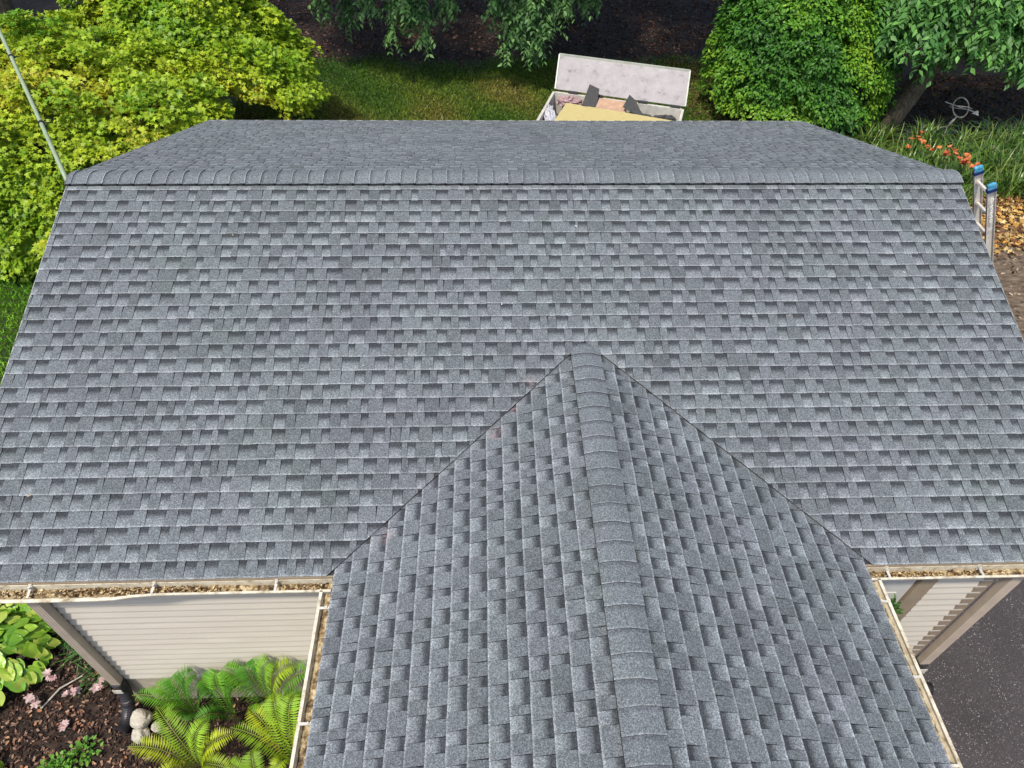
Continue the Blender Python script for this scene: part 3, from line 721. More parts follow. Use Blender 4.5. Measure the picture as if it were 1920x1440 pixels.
crumple('torn_felt', 2.62, -0.42, TZ-0.12, 0.30, 0.11, 0.09, 'scrap', 'torn black felt piece at right end of the trailer load', 'roofing felt', 5)
fillm = crumple('rubble_heap', *tw(1.5, -1.0, TZ-0.28), 1.3, 0.85, 0.18, 'scrap', None, None, 6)
tag(fillm, kind='stuff', label='mixed dark rubble filling the trailer under the plywood', cat='rubble')

# ---------------------------------------------------------------- armillary sphere
arm = empty('armillary_sphere', (11.22, 9.05, 0)); tag(arm, 'thin metal armillary sphere with arrow on a curved branching stand', 'garden ornament')
def ring(k, c, ax, rad, th=0.009):
    ax = Vector(ax).normalized(); u = ax.orthogonal().normalized(); v = ax.cross(u)
    pts = [Vector(c)+rad*(math.cos(t)*u+math.sin(t)*v) for t in np.linspace(0, 2*math.pi, 29)]; k.tube(pts, th, 6, False)
cc = Vector((0.12, 0.1, 0.86))
for ax in ((0.25, -1, 0.75), (1, 0.35, 0.1), (0.2, 0.5, 1)):
    k = MB(); ring(k, cc, ax, 0.235 if ax[0] < 1 else 0.215); k.build('ring', M['iron'], arm, smooth=True)
k = MB(); k.tube([cc+Vector((-0.42, 0.05, 0.12)), cc+Vector((-0.36, 0.04, 0.10)), cc, cc+Vector((0.36, -0.03, -0.09))], [0.006, 0.013, 0.013, 0.013], 8)
k.add([cc+Vector((0.30, -0.05, -0.12)), cc+Vector((0.47, 0.0, -0.08)), cc+Vector((0.47, -0.09, -0.16)), cc+Vector((0.40, -0.04, -0.06))], [(0,1,2), (0,3,1), (0,2,3), (1,3,2)])
k.build('arrow', M['iron'], arm)
k = MB(); k.tube([cc+Vector((-0.05, -0.08, -0.20)), (0.02, 0, 0.60), (-0.02, 0, 0.52), (-0.05, 0, 0.42)], [0.016, 0.03, 0.034, 0.012], 10); k.build('finial', M['iron'], arm, smooth=True)
k = MB(); k.tube([(-0.05, 0, 0.44), (-0.05, -0.02, 0.25), (-0.07, -0.03, 0.1), (-0.12, -0.05, 0)], 0.011, 8)
k.tube([(-0.05, 0, 0.43), (-0.2, 0, 0.42), (-0.32, -0.01, 0.30), (-0.40, -0.02, 0.14), (-0.42, -0.03, 0)], 0.011, 8)
k.tube([(-0.48, -0.03, 0.10), (-0.38, -0.02, 0.13)], 0.011, 8); k.build('stand', M['iron'], arm, smooth=True)

# ---------------------------------------------------------------- woody plants
def limb(k, a, b, r0, r1, bend=0.2, n=7, seed=0):
    r = random.Random(seed); a, b = Vector(a), Vector(b); L = (b-a).length
    off = Vector((r.uniform(-1, 1), r.uniform(-1, 1), r.uniform(0, 1)))*bend*L
    pts = [a.lerp(b, float(t))+off*(math.sin(math.pi*t)*0.5) for t in np.linspace(0, 1, n)]
    k.tube(pts, [r0+(r1-r0)*t for t in np.linspace(0, 1, n)], 9); return pts

# golden maple: union of domes, leaves sit in layered outward pads with dark gaps between
def pads_on(ells, n, minz, inset=0.0, carve=((0, 0, -9), 0.1)):
    P = []; Nn = []
    tot = sum(r[0]*r[1] + r[0]*r[2] for _, r in ells)
    for (c, r) in ells:
        m = int(n*(r[0]*r[1]+r[0]*r[2])/tot); d = rnd_dirs(m*2); d = d[d[:, 2] > -0.25][:m]
        p = np.array(c)+d*np.array(r)*(1-inset); P.append(p); Nn.append(nrm(d/np.array(r)))
    P = np.concatenate(P); Nn = np.concatenate(Nn)
    keep = (P[:, 2] > minz) & (np.linalg.norm(P-np.array(carve[0]), axis=1) > carve[1])
    for (c, r) in ells:                       # drop pads buried inside another dome
        q = ((P-np.array(c))/np.array(r)); keep &= (np.sum(q*q, 1) > (0.90-inset*1.6)**2)
    return P[keep], Nn[keep]
def bushy(root, ells, npads, per, padr, leaf, kind, tintfn, minz=0.15, flat=0.35, name='crown', mat='leaf', droop=0.35, rough=0.5, shells=(0.0, 0.16), carve=((0, 0, -9), 0.1)):
    L = Leafs()
    for si, ins in enumerate(shells):
        P, Nn = pads_on(ells, int(npads*(1 if si == 0 else 0.55)), minz, ins, carve)
        P = P + Nn*(0.30*lownoise(P, 1.6, 5)+0.16*lownoise(P, 4.0, 9)-0.04+rng.normal(0, 0.08, len(P)))[:, None]*rough
        m = len(P); idx = np.repeat(np.arange(m), per)
        upn = nrm(Nn*0.75+np.array([0, 0, 0.9]))           # pad facing
        side = nrm(np.cross(upn, rnd_dirs(m))); fwd = np.cross(upn, side)
        k = len(idx); rr = np.sqrt(rng.uniform(0, 1, k)); aa = rng.uniform(0, 2*np.pi, k)
        pr = padr*rng.uniform(0.6, 1.25, m)
        lx = rr*np.cos(aa); ly = rr*np.sin(aa)
        Q = P[idx] + side[idx]*(lx*pr[idx])[:, None] + fwd[idx]*(ly*pr[idx])[:, None] + upn[idx]*(-(rr**2)*pr[idx]*droop + rng.normal(0, 0.10, k)*pr[idx]*flat)[:, None]
        T = nrm(side[idx]*lx[:, None] + fwd[idx]*ly[:, None] + rnd_dirs(k)*0.7 - np.array([0, 0, 0.25]) + Nn[idx]*0.3)
        Nl = nrm(upn[idx] + rnd_dirs(k)*0.45)
        ok = Q[:, 2] > 0.05
        Q, T, Nl = Q[ok], T[ok], Nl[ok]
        L.add(kind, Q, T, Nl, leaf*rng.uniform(0.65, 1.25, len(Q)), tintfn(Q, P[idx][ok]))
    return L.build(name, M[mat], root)
def tint_mix(Q, Pc, cols, freq, seed, var=0.22):
    n = np.clip(lownoise(Pc, freq, seed)*0.5+0.5+rng.normal(0, 0.13, len(Q)), 0, 0.999)
    cols = np.array(cols, float); x = n*(len(cols)-1); i = x.astype(int); f = (x-i)[:, None]
    return (cols[i]*(1-f)+cols[np.minimum(i+1, len(cols)-1)]*f)*(1+rng.uniform(-var, var, (len(Q), 1)))

maple = empty('maple_tree', (-7.8, 7.2, 0)); tag(maple, 'large golden green Japanese maple mounded behind the left corner of the garage', 'tree')
def shift(ells, o): return [((c[0]-o[0], c[1]-o[1], c[2]), r) for c, r in ells]
me_ = shift([((-8.2, 6.9, 0.75), (3.7, 3.2, 2.4)), ((-5.6, 8.6, 1.6), (1.75, 1.4, 1.25)), ((-6.6, 9.4, 1.9), (2.4, 1.5, 1.9)), ((-7.3, 4.7, 0.5), (1.9, 1.3, 1.0)), ((-9.8, 8.6, 0.8), (2.2, 1.8, 1.9))], (-7.8, 7.2))
bushy(maple, me_, 3600, 40, 0.22, 0.095, 'lobed', lambda Q, Pc: tint_mix(Q, Pc, [(0.12, 0.28, 0.015), (0.24, 0.38, 0.018), (0.32, 0.44, 0.02), (0.40, 0.48, 0.022), (0.46, 0.42, 0.035)], 0.9, 3), 0.2, rough=0.95, carve=((2.75, -0.15, 1.25), 0.85))
k = MB(); limb(k, (0, 0, 0), (0.1, 0.2, 1.0), 0.17, 0.13, 0.1)
for i, (x, y, z) in enumerate([(-2.6, -0.8, 2.1), (-1.2, 1.2, 2.8), (1.6, 1.6, 2.6), (2.4, 0.6, 2.0), (0.6, -1.9, 1.5), (-1.6, -2.0, 1.6), (0.3, 0.3, 3.0)]): limb(k, (0.1, 0.2, 0.95), (x, y, z), 0.10, 0.03, 0.2, seed=i)
k.build('trunk', M['bark'], maple, smooth=True)

shr = empty('hornbeam_tree', (7.6, 10.6, 0)); tag(shr, 'dense upright bright green leafy tree standing right of the trailer', 'tree')
se_ = shift([((7.6, 10.6, 1.3), (2.0, 1.7, 2.9)), ((8.3, 10.2, 1.0), (1.55, 1.4, 1.9)), ((7.0, 10.4, 2.2), (1.4, 1.2, 2.4))], (7.6, 10.6))
bushy(shr, se_, 2300, 36, 0.19, 0.09, 'ovate', lambda Q, Pc: tint_mix(Q, Pc, [(0.03, 0.11, 0.012), (0.06, 0.19, 0.018), (0.12, 0.29, 0.02), (0.24, 0.40, 0.025)], 1.2, 8), 0.12)
k = MB(); limb(k, (0, 0, 0), (0.05, 0, 3.4), 0.12, 0.04, 0.05, 9)
for i in range(8): limb(k, (0.02, 0, 0.5+0.3*i), (math.cos(i*2.4)*1.1, math.sin(i*2.4)*1.0, 1.1+0.35*i), 0.05, 0.015, 0.15, seed=i)
k.build('trunk', M['bark'], shr, smooth=True)

# ground-hugging light green growth below the maple's front edge
# trees with compound leaves: drooping sprays
def sprays(L, starts, dirs, length, nlf, leaf, tintc, droop=0.9, width=1.0, kind='lance', seed=0):
    m = len(starts)
    for q in range(m):
        p0 = starts[q]; d = nrm(dirs[q]); ln = length*rng.uniform(0.7, 1.2); t = (np.arange(nlf)+0.5)/nlf
        pts = p0 + d*(ln*t)[:, None] + np.array([0, 0, -1])*(droop*ln*0.55*t**2)[:, None]
        tan = nrm(d + np.array([0, 0, -1])*(droop*1.1*t)[:, None]); sd = nrm(np.cross(tan, np.array([0, 0, 1.0])+0.01))
        for s in (-1, 1):
            T = nrm(tan*0.6 + s*sd*0.9 - np.array([0, 0, 0.30]) + rng.normal(0, 0.22, (nlf, 3)))
            Nl = nrm(np.array([0, 0, 1.0]) + rng.normal(0, 0.35, (nlf, 3)))
            c = np.array(tintc[rng.integers(len(tintc))])*rng.uniform(0.8, 1.25)
            L.add(kind, pts, T, Nl, leaf*rng.uniform(0.75, 1.15, nlf)*(1-0.35*abs(t-0.5)), np.tile(c, (nlf, 1))*rng.uniform(0.75, 1.25, (nlf, 1)), width)
def canopy(L, c, r, n, leaf, cols, kind='ovate', lo=-0.5):  # crown mass above the view, placed and filled out to shade the ground
    d = rnd_dirs(n); d = d[d[:, 2] > lo]; f = rng.uniform(0.55, 1.0, len(d))**0.6
    P = np.array(c)+d*np.array(r)*f[:, None]; P = P+rng.normal(0, 0.15, P.shape)
    keep = lownoise(P, 1.1, 4)+rng.normal(0, 0.25, len(P)) > -0.55; P = P[keep]
    T = nrm(rnd_dirs(len(P))+np.array([0, 0, -0.5])); N_ = nrm(rnd_dirs(len(P))*0.6+np.array([0, 0, 1.0]))
    L.add(kind, P, T, N_, leaf*rng.uniform(0.7, 1.3, len(P)), hue(len(P), cols))
GREEN = [(0.06, 0.15, 0.04), (0.10, 0.22, 0.06), (0.16, 0.30, 0.09)]
def bigtree(base, top, rad, crown, r, n, leaf, label, strands=(), sprayleaf=0.13, name='walnut_tree', seed=0, cols=GREEN, grp='tall trees at the back of the yard', lean=None):
    root = empty(name, (base[0], base[1], 0)); tag(root, label, 'tree', grp)
    k = MB(); o = Vector(base); rel = lambda p: Vector(p)-Vector((base[0], base[1], 0))
    pts = [Vector((0, 0, -0.05)), Vector((0, 0, 0.25))+(rel(top)-Vector((0,0,0)))*0.04] + [rel(top)*t for t in (0.25, 0.5, 0.75, 1.0)]
    pts = [Vector((p.x + 0.04*math.sin(3*p.z+seed), p.y+0.04*math.cos(2*p.z+seed), p.z)) for p in pts]
    k.tube(pts, [rad*1.35, rad*1.1, rad, rad*0.9, rad*0.8, rad*0.65], 16)
    rr = random.Random(seed)
    for i in range(9):
        a = i*2.4+seed; st_ = rel(top)*rr.uniform(0.6, 1.0); e = rel(crown)+Vector((math.cos(a)*r[0]*0.75, math.sin(a)*r[1]*0.75, rr.uniform(-0.3, 0.6)*r[2]))
        limb(k, st_, e, rad*0.4, 0.03, 0.2, seed=seed*10+i)
    tw_ = []; LW = 1.7
    for (st_, en_) in strands:
        tw_.append(limb(k, rel(st_), rel(en_), 0.03, 0.008, 0.12, 8, seed=seed+len(tw_)))
    k.build('trunk', M['bark'], root, smooth=True)
    L = Leafs(); canopy(L, rel(crown), r, n, leaf, cols)
    for pts in tw_:
        P = []; Dd = []
        for i in range(len(pts)-1):
            for q in range(8):
                t = rng.uniform(); p = np.array(pts[i].lerp(pts[i+1], float(t))); ax = np.array((pts[i+1]-pts[i]).normalized())
                d = nrm(ax*0.6+rng.normal(0, 0.75, 3)*np.array([1, 1, 0.3])+np.array([0, -0.15, -0.25])); P.append(p); Dd.append(d)
        P.append(np.array(pts[-1])); Dd.append(np.array((pts[-1]-pts[-2]).normalized()))
        sprays(L, np.array(P), np.array(Dd), 0.50, 6, sprayleaf*1.35, cols, 0.45, 1.45)
    L.build('crown', M['leaf'], root)
    return root
Z = EZ
def W(x, y, z): return (x, y, z+Z)
bigtree((-2.6, 17.2), W(-2.3, 16.4, 2.4), 0.22, (-1.8, 13.4, 6.4), (4.8, 3.5, 2.6), 21000, 0.22, 'dark walnut tree whose branches hang at the top left of centre',  # unseen crowns of both walnuts are drawn forward to shade the rear yard
        [(W(-3.2, 13.6, 0.6), W(-3.0, 12.7, -1.05)), (W(-2.2, 13.5, 0.7), W(-2.4, 12.3, -1.55)), (W(-1.6, 13.4, 0.8), W(-1.5, 12.0, -1.55)), (W(-2.7, 13.4, 0.5), W(-1.9, 12.2, -1.1)),
         (W(-4.4, 13.8, 0.5), W(-4.3, 13.2, -1.2)), (W(-1.2, 13.3, 0.6), W(-1.0, 12.4, -1.0)), (W(-3.6, 14.3, 0.4), W(-3.8, 13.9, -1.7)), (W(-2.0, 13.0, 0.7), W(-2.05, 12.1, -0.85))], seed=1)
bigtree((2.6, 17.6), W(2.2, 16.6, 2.6), 0.20, (3.4, 13.4, 6.3), (4.4, 3.4, 2.6), 20000, 0.22, 'walnut tree whose brighter sprays hang above the trailer lid, top centre',
        [(W(1.00, 13.2, 0.8), W(0.55, 12.1, -1.75)), (W(1.40, 13.0, 0.7), W(1.10, 11.9, -1.75)), (W(0.60, 13.1, 0.8), W(0.30, 12.3, -1.05)), (W(1.70, 12.9, 0.6), W(1.65, 12.0, -1.25)),
         (W(1.10, 12.7, 0.8), W(1.00, 11.8, -1.0)), (W(2.30, 13.2, 0.5), W(2.10, 12.3, -0.75)), (W(0.80, 13.0, 0.5), W(0.75, 12.0, -1.35)), (W(2.70, 13.4, 0.4), W(2.60, 12.7, -0.8)), (W(1.50, 12.6, 0.7), W(1.40, 11.8, -1.55))], seed=2)
# leaning tree on the right
RT = []
for x, y, z, ex, ey, ez in [(10.4, 10.2, 1.2, 9.3, 9.5, -0.6), (10.6, 9.9, 1.2, 9.2, 8.9, -0.55), (11.0, 9.8, 1.1, 10.0, 9.0, -0.85), (11.5, 9.6, 1.0, 11.2, 8.7, -0.55), (12.0, 9.8, 1.0, 11.9, 8.9, -0.7),
        (12.6, 9.9, 1.0, 12.3, 9.0, -0.85), (13.0, 9.9, 1.0, 12.9, 9.1, -0.95), (13.4, 10.0, 0.9, 13.4, 9.2, -0.95), (11.6, 9.9, 1.0, 11.3, 9.5, -0.75), (12.3, 9.5, 1.0, 12.0, 8.6, -0.65),
        (10.2, 9.6, 1.1, 8.9, 9.1, -0.35), (10.8, 10.0, 0.9, 10.6, 9.4, -0.8), (9.6, 10.2, 1.2, 8.7, 9.7, -0.3), (12.8, 9.5, 1.2, 12.6, 8.7, -0.45), (13.5, 9.6, 1.2, 13.3, 8.8, -0.5), (11.2, 9.3, 1.2, 10.6, 8.5, -0.35), (12.5, 10.6, 0.6, 12.6, 10.0, -1.0), (10.0, 9.4, 1.0, 9.6, 8.6, -0.35)]:
    RT.append((W(x, y, z), W(ex, ey, ez)))
bigtree((10.0, 9.6), W(11.2, 9.9, 0.6), 0.235, (11.8, 11.6, 5.9), (4.2, 3.2, 2.6), 16000, 0.22, 'leaning rough trunk tree with drooping pointed leaves at the top right', RT, 0.155, 'ash_tree', 3, [(0.05, 0.15, 0.03), (0.08, 0.21, 0.045), (0.12, 0.28, 0.06)])
# trunk at the far left and more trees that close the woods
bigtree((-14.3, 16.0), W(-14.6, 16.4, 3.0), 0.30, (-13.5, 15.2, 6.9), (4.8, 3.8, 2.6), 9000, 0.26, 'thick tree trunk behind the maple at the far top left', seed=4, name='oak_tree')
for i, (x, y) in enumerate([(-8.5, 19.5), (-4.0, 23.0), (6.0, 20.5), (11.5, 18.5), (17.0, 14.5), (1.0, 26.0), (-18.5, 22.0), (16.0, 22.0)]):
    lab = ['tall tree in deep shade behind the golden maple', 'tall tree far back in the shaded woods left of centre', 'tall tree in deep shade behind the trailer', 'tall tree in deep shade behind the hornbeam', 'tall tree beyond the daylily bed at far right',
           'farthest tall tree in the woods behind the trailer', 'tall tree beyond the far left trunk', 'tall tree in the woods beyond the leaning tree'][i]
    bigtree((x, y), (x+0.2, y, 5.2), 0.2, (x, y-1.6, 7.4), (4.6, 4.4, 3.2), 9000, 0.27, lab, seed=5+i, name='oak_tree')
# thin sapling
sap = MB(); sap.tube([W(4.35, 16.3, -2.95), W(4.5, 16.4, -1.9), W(4.75, 16.6, -0.8), W(4.8, 16.7, 1.5)], [0.02, 0.018, 0.015, 0.01], 7)
sapo = sap.build('sapling', M['bark'], None, smooth=True); tag(sapo, 'thin bare sapling stem in the shade behind the trailer lid', 'sapling')

# ---------------------------------------------------------------- strap leaves (daylilies, grass clumps)
def straps(n, length, width, lean, cols, seg=5, base=0.06, zmin=0.01):
    a = rng.uniform(0, 2*np.pi, n); ln = length*rng.uniform(0.6, 1.15, n); lean_ = lean*rng.uniform(0.35, 1.2, n)
    t = np.linspace(0, 1, seg+1); V = np.zeros((n, seg+1, 2, 3)); d = np.stack([np.cos(a), np.sin(a)], 1); sd = np.stack([-np.sin(a), np.cos(a)], 1)
    b0 = rng.normal(0, base, (n, 2)); hh = ln*np.sqrt(np.maximum(0.05, 1-(0.6*lean_)**2))
    for i, tt in enumerate(t):
        out = (lean_*ln*tt**1.6); z = np.maximum(zmin, hh*(tt*1.25-0.85*lean_*tt**2.6)); wd = width*(1-tt**2.2)*0.5+0.0004
        c = b0+d*out[:, None]
        for s, sg in ((0, -1), (1, 1)):
            V[:, i, s, :2] = c+sd*(sg*wd)[:, None] if hasattr(wd, '__len__') else c+sd*sg*wd
            V[:, i, s, 2] = z
    V = V.reshape(-1, 3); f = []
    for i in range(seg): f += [(2*i, 2*i+1, 2*i+3), (2*i, 2*i+3, 2*i+2)]
    F = (np.array(f)[None]+(np.arange(n)*(seg+1)*2)[:, None, None]).reshape(-1, 3)
    return V, F, np.repeat(hue(n, cols, var=0.25), (seg+1)*2, axis=0)
def flower(k, c, s, cols, tilt):
    # six recurved petals
    P = []; T = []; N_ = []
    for i in range(6):
        a = i*math.pi/3+0.3; d = np.array([math.cos(a), math.sin(a), 0.35])+np.array(tilt)*0.4
        P.append(c); T.append(d); N_.append([-math.cos(a)*0.4, -math.sin(a)*0.4, 1])
    k.add('ovate', np.array(P), np.array(T), np.array(N_), s, hue(6, cols, var=0.12), 1.1)
LILY = [(0.028, 0.08, 0.010), (0.055, 0.13, 0.015), (0.10, 0.21, 0.02), (0.19, 0.24, 0.05)]
lspots = []
for i in range(260):
    x = rng.uniform(8.9, 15.0); y = rng.uniform(6.2, 9.1)
    if (x-10.0)**2+(y-9.6)**2 < 0.3: continue
    if all((x-a)**2+(y-b)**2 > 0.24 for a, b, in lspots): lspots.append((x, y))
nf = {}
flw = [(9.75, 7.75), (10.45, 6.95), (10.6, 6.75), (11.7, 6.25), (12.0, 6.2), (10.2, 7.4)]
def nearest(x, y): return min(range(len(lspots)), key=lambda i: (lspots[i][0]-x)**2+(lspots[i][1]-y)**2)
fl_for = {}
for f in flw: fl_for.setdefault(nearest(*f), []).append(f)
for i, (x, y) in enumerate(lspots):
    root = empty('daylily', (x, y, 0))
    if i in fl_for: tag(root, None, 'daylily', 'daylily clumps in the bed by the leaning tree')
    root['label'] = 'clump of arching green daylily leaves in the bed right of the leaning trunk' if i not in fl_for else 'daylily clump with orange blossoms open above its arching leaves'
    root['category'] = 'daylily'; root['group'] = 'flowering daylilies' if i in fl_for else 'daylily clumps in the bed by the leaning tree'
    V, F, T = straps(120, 0.74, 0.026, 0.95, LILY, base=0.13); npmesh('foliage', V, F, T, M['wax'], root)
    for (fx, fy) in fl_for.get(i, []):
        for j in range(7):
            L = Leafs(); c = np.array([fx-x+rng.normal(0, 0.13), fy-y+rng.normal(0, 0.13), rng.uniform(0.55, 0.8)])
            flower(L, c, 0.10, [(0.62, 0.18, 0.07), (0.70, 0.26, 0.10), (0.55, 0.13, 0.05)], rng.normal(0, 1.3, 3)); L.build('flower', M['petal'], root)

# ---------------------------------------------------------------- lawn grass, litter
def inpoly(P, poly):
    x, y = P[:, 0], P[:, 1]; c = np.zeros(len(P), bool); n = len(poly)
    for i in range(n):
        x1, y1 = poly[i]; x2, y2 = poly[(i+1) % n]
        m = ((y1 > y) != (y2 > y)) & (x < (x2-x1)*(y-y1)/((y2-y1) if y2 != y1 else 1e-9)+x1); c ^= m
    return c
def blades(L, n, x0, x1, y0, y1, size, cols, poly=None, freq=1.2, seed=2, fade=None):
    P = np.stack([rng.uniform(x0, x1, n), rng.uniform(y0, y1, n), np.full(n, 0.004)], 1)
    if poly: P = P[inpoly(P, poly)]
    if fade is not None: P = P[rng.uniform(size=len(P)) < fade(P)]
    m = len(P); T = nrm(rng.normal(0, 0.75, (m, 3))*np.array([1, 1, 0])+np.array([0, 0, 0.9])); N_ = nrm(rng.normal(size=(m, 3))*np.array([1, 1, 0.2]))
    L.add('blade', P, T, N_, size*rng.uniform(0.5, 1.3, m), tint_mix(P, P, cols, freq, seed, 0.45), 3.4)
L = Leafs()
edge = lambda P: np.clip((14.25+0.35*np.sin(P[:, 0]*1.3)+0.2*np.sin(P[:, 0]*3.7)-P[:, 1])/1.2, 0, 1)*np.where((P[:, 0] > 5.0), np.clip((7.4-P[:, 0])/2.4, 0, 1), 1)
blades(L, 150000, -6.5, 7.4, 7.2, 14.6, 0.075, [(0.03, 0.10, 0.008), (0.07, 0.16, 0.012), (0.13, 0.20, 0.015), (0.24, 0.21, 0.04)], None, 1.0, 2, edge)
blades(L, 70000, -13.0, -5.6, -2.0, 6.0, 0.075, [(0.10, 0.28, 0.012), (0.16, 0.36, 0.015), (0.24, 0.44, 0.02)], None, 1.5, 6, lambda P: np.where(P[:, 0] < -6.3, 1.0, 0.0)*np.where(P[:, 1] > -1.8, 1, 0))
tag(L.build('lawn_grass', M['leaf']), 'short green lawn grass behind and to the left of the garage', 'grass', kind='stuff')
def litter(name, n, x0, x1, y0, y1, size, cols, kind, label, cat, z=0.02, fade=None, up_=0.5, mat='chip'):
    P = np.stack([rng.uniform(x0, x1, n), rng.uniform(y0, y1, n), rng.uniform(z*0.5, z*1.8, n)], 1)
    if fade is not None: P = P[rng.uniform(size=len(P)) < fade(P)]
    m = len(P); T = nrm(rng.normal(size=(m, 3))*np.array([1, 1, 0.35])); N_ = nrm(rng.normal(0, up_, (m, 3))+np.array([0, 0, 1]))
    L = Leafs(); L.add(kind, P, T, N_, size*rng.uniform(0.5, 1.4, m), hue(m, cols, var=0.35)); return tag(L.build(name, M[mat]), label, cat, kind='stuff')
litter('woods_litter', 26000, -13, 15, 12.8, 21, 0.085, [(0.06, 0.028, 0.02), (0.10, 0.05, 0.035), (0.035, 0.018, 0.012), (0.17, 0.10, 0.075)], 'ovate', 'dark reddish leaf litter under the trees at the back', 'leaf litter',
       fade=lambda P: np.clip((P[:, 1]-13.6-0.35*np.sin(P[:, 0]*1.3))/1.0, 0.03, 1))
litter('shade_litter', 7000, 5.2, 9.4, 7.4, 14, 0.07, [(0.10, 0.075, 0.03), (0.07, 0.03, 0.02), (0.16, 0.12, 0.05)], 'ovate', 'brown leaf litter around the foot of the upright green tree', 'leaf litter')
litter('brown_litter', 9000, 9.2, 17, 8.6, 13.2, 0.07, [(0.06, 0.028, 0.016), (0.12, 0.06, 0.03), (0.03, 0.016, 0.010), (0.05, 0.06, 0.015)], 'ovate', 'dark brown leaf litter under the leaning tree', 'leaf litter')
litter('gutter_leaves', 5000, XL, XR, -D-0.070, -D-0.015, 0.024, [(0.30, 0.20, 0.09), (0.10, 0.05, 0.02), (0.48, 0.38, 0.22), (0.05, 0.03, 0.015)], 'ovate', 'brown leaf bits and seed husks lying in the front gutters', 'leaf litter', 0.008,
       fade=lambda P: np.where((P[:, 0] > XD-B-0.06) & (P[:, 0] < XD+B+0.06), 0.0, np.clip(0.25+0.9*lownoise(P, 3.0, 11)+np.where(P[:, 0] > 0, 0.35, 0.0), 0, 1))).location.z = EZ-0.100
litter('fallen_leaves', 5200, 8.6, 15, 4.3, 6.7, 0.10, [(0.40, 0.21, 0.05), (0.48, 0.30, 0.09), (0.20, 0.09, 0.04), (0.50, 0.37, 0.16), (0.10, 0.045, 0.025), (0.14, 0.06, 0.03)], 'lobed', 'orange brown fallen leaves in front of the daylily bed', 'leaf litter', 0.03,
       fade=lambda P: np.clip((P[:, 1]-4.2)/0.6, 0, 1))
litter('bark_debris', 4200, 5.3, 15, 0.3, 4.9, 0.07, [(0.05, 0.03, 0.02), (0.20, 0.14, 0.09), (0.32, 0.25, 0.17)], 'chip', 'twigs and bark bits scattered on the bare soil right of the garage', 'debris', 0.012)
litter('mulch_chips', 30000, -6.5, -1.15, -6.0, -2.1, 0.040, [(0.02, 0.012, 0.010), (0.045, 0.024, 0.018), (0.10, 0.055, 0.04), (0.26, 0.16, 0.11), (0.03, 0.018, 0.014)], 'chip', 'dark bark mulch chips covering the planting bed', 'mulch', 0.02,
       fade=lambda P: np.where((P[:, 0] > -3.98) & (P[:, 1] > -3.87), 0.0, 1.0), up_=0.8)
litter('dead_leaves', 900, -5.8, -1.3, -5.6, -3.0, 0.05, [(0.32, 0.14, 0.07), (0.42, 0.24, 0.13), (0.20, 0.09, 0.05)], 'ovate', 'scattered orange brown dead leaves on the mulch', 'leaf litter', 0.03,
       fade=lambda P: np.where((P[:, 0] > -3.98) & (P[:, 1] > -3.9), 0.0, np.exp(-((P[:, 0]+4.9)**2+(P[:, 1]+4.3)**2)/0.6)+np.exp(-((P[:, 0]+2.5)**2+(P[:, 1]+3.95)**2)/0.2)*0.8+0.06))
litter('driveway_grit', 3500, 4.7, 9, -6, 0.2, 0.009, [(0.36, 0.32, 0.30), (0.22, 0.20, 0.19)], 'chip', 'pale grit scattered on the dark driveway', 'grit', 0.012)
litter('driveway_leaf_bits', 45, 4.7, 8.5, -5.6, -1, 0.05, [(0.50, 0.32, 0.24), (0.45, 0.4, 0.3)], 'ovate', 'few pale leaf bits on the driveway', 'leaf litter', 0.014)

# ---------------------------------------------------------------- planting bed at the left
def frond(L, base, d, length, cols, arch=0.55, npair=26, wid=0.13):
    base = np.array(base, float); d = np.array([d[0], d[1], 0.0]); d = d/np.linalg.norm(d)
    t = (np.arange(npair)+1.0)/npair; up3 = np.array([0, 0, 1.0])
    def pos(tt): tt = np.asarray(tt)[:, None]; return base + d*length*(1.02-0.28*arch)*tt**(1+0.45*arch) + up3*length*arch*(1.62*tt - 1.05*tt**2)
    P = pos(t*0.97); tan = nrm(pos(np.minimum(t+0.02, 1.02))-pos(t-0.02)); sd = nrm(np.cross(tan, up3))
    prof = np.sin(np.pi*np.clip(t**0.85*0.90+0.09, 0, 1))**0.8
    c = np.array(cols[rng.integers(len(cols))])*rng.uniform(0.85, 1.2)
    roll = rng.normal(0, 0.35)
    for s in (-1, 1):
        T = nrm(s*sd*(1)+tan*0.45+up3*(s*roll*0.6-0.12)); N_ = nrm(np.cross(T, tan)*(-s)*1.0+up3*0.25)
        N_[N_[:, 2] < 0] *= -1
        L.add('lance', P, T, N_, (wid*prof*rng.uniform(0.9, 1.08, npair))+0.006, np.tile(c, (npair, 1))*rng.uniform(0.85, 1.15, (npair, 1)), 0.50)
    # rachis strip
    q = pos(np.linspace(0, 1, 9)); s3 = nrm(np.cross(nrm(np.gradient(q, axis=0)), up3))*0.0035
    V = np.concatenate([q-s3, q+s3]); n = 9; F = np.array([(i, i+1, n+i+1) for i in range(n-1)]+[(i, n+i+1, n+i) for i in range(n-1)])
    L.raw(V, F, np.tile(np.array([0.16, 0.24, 0.03]), (len(V), 1)))
FERN_LIT = [(0.30, 0.42, 0.02), (0.38, 0.46, 0.02), (0.22, 0.38, 0.02)]; FERN_SHADE = [(0.08, 0.24, 0.02), (0.13, 0.32, 0.022), (0.18, 0.37, 0.025)]  # wall shade and sun are put into these fern tints
MIX = FERN_SHADE+FERN_LIT[:1]
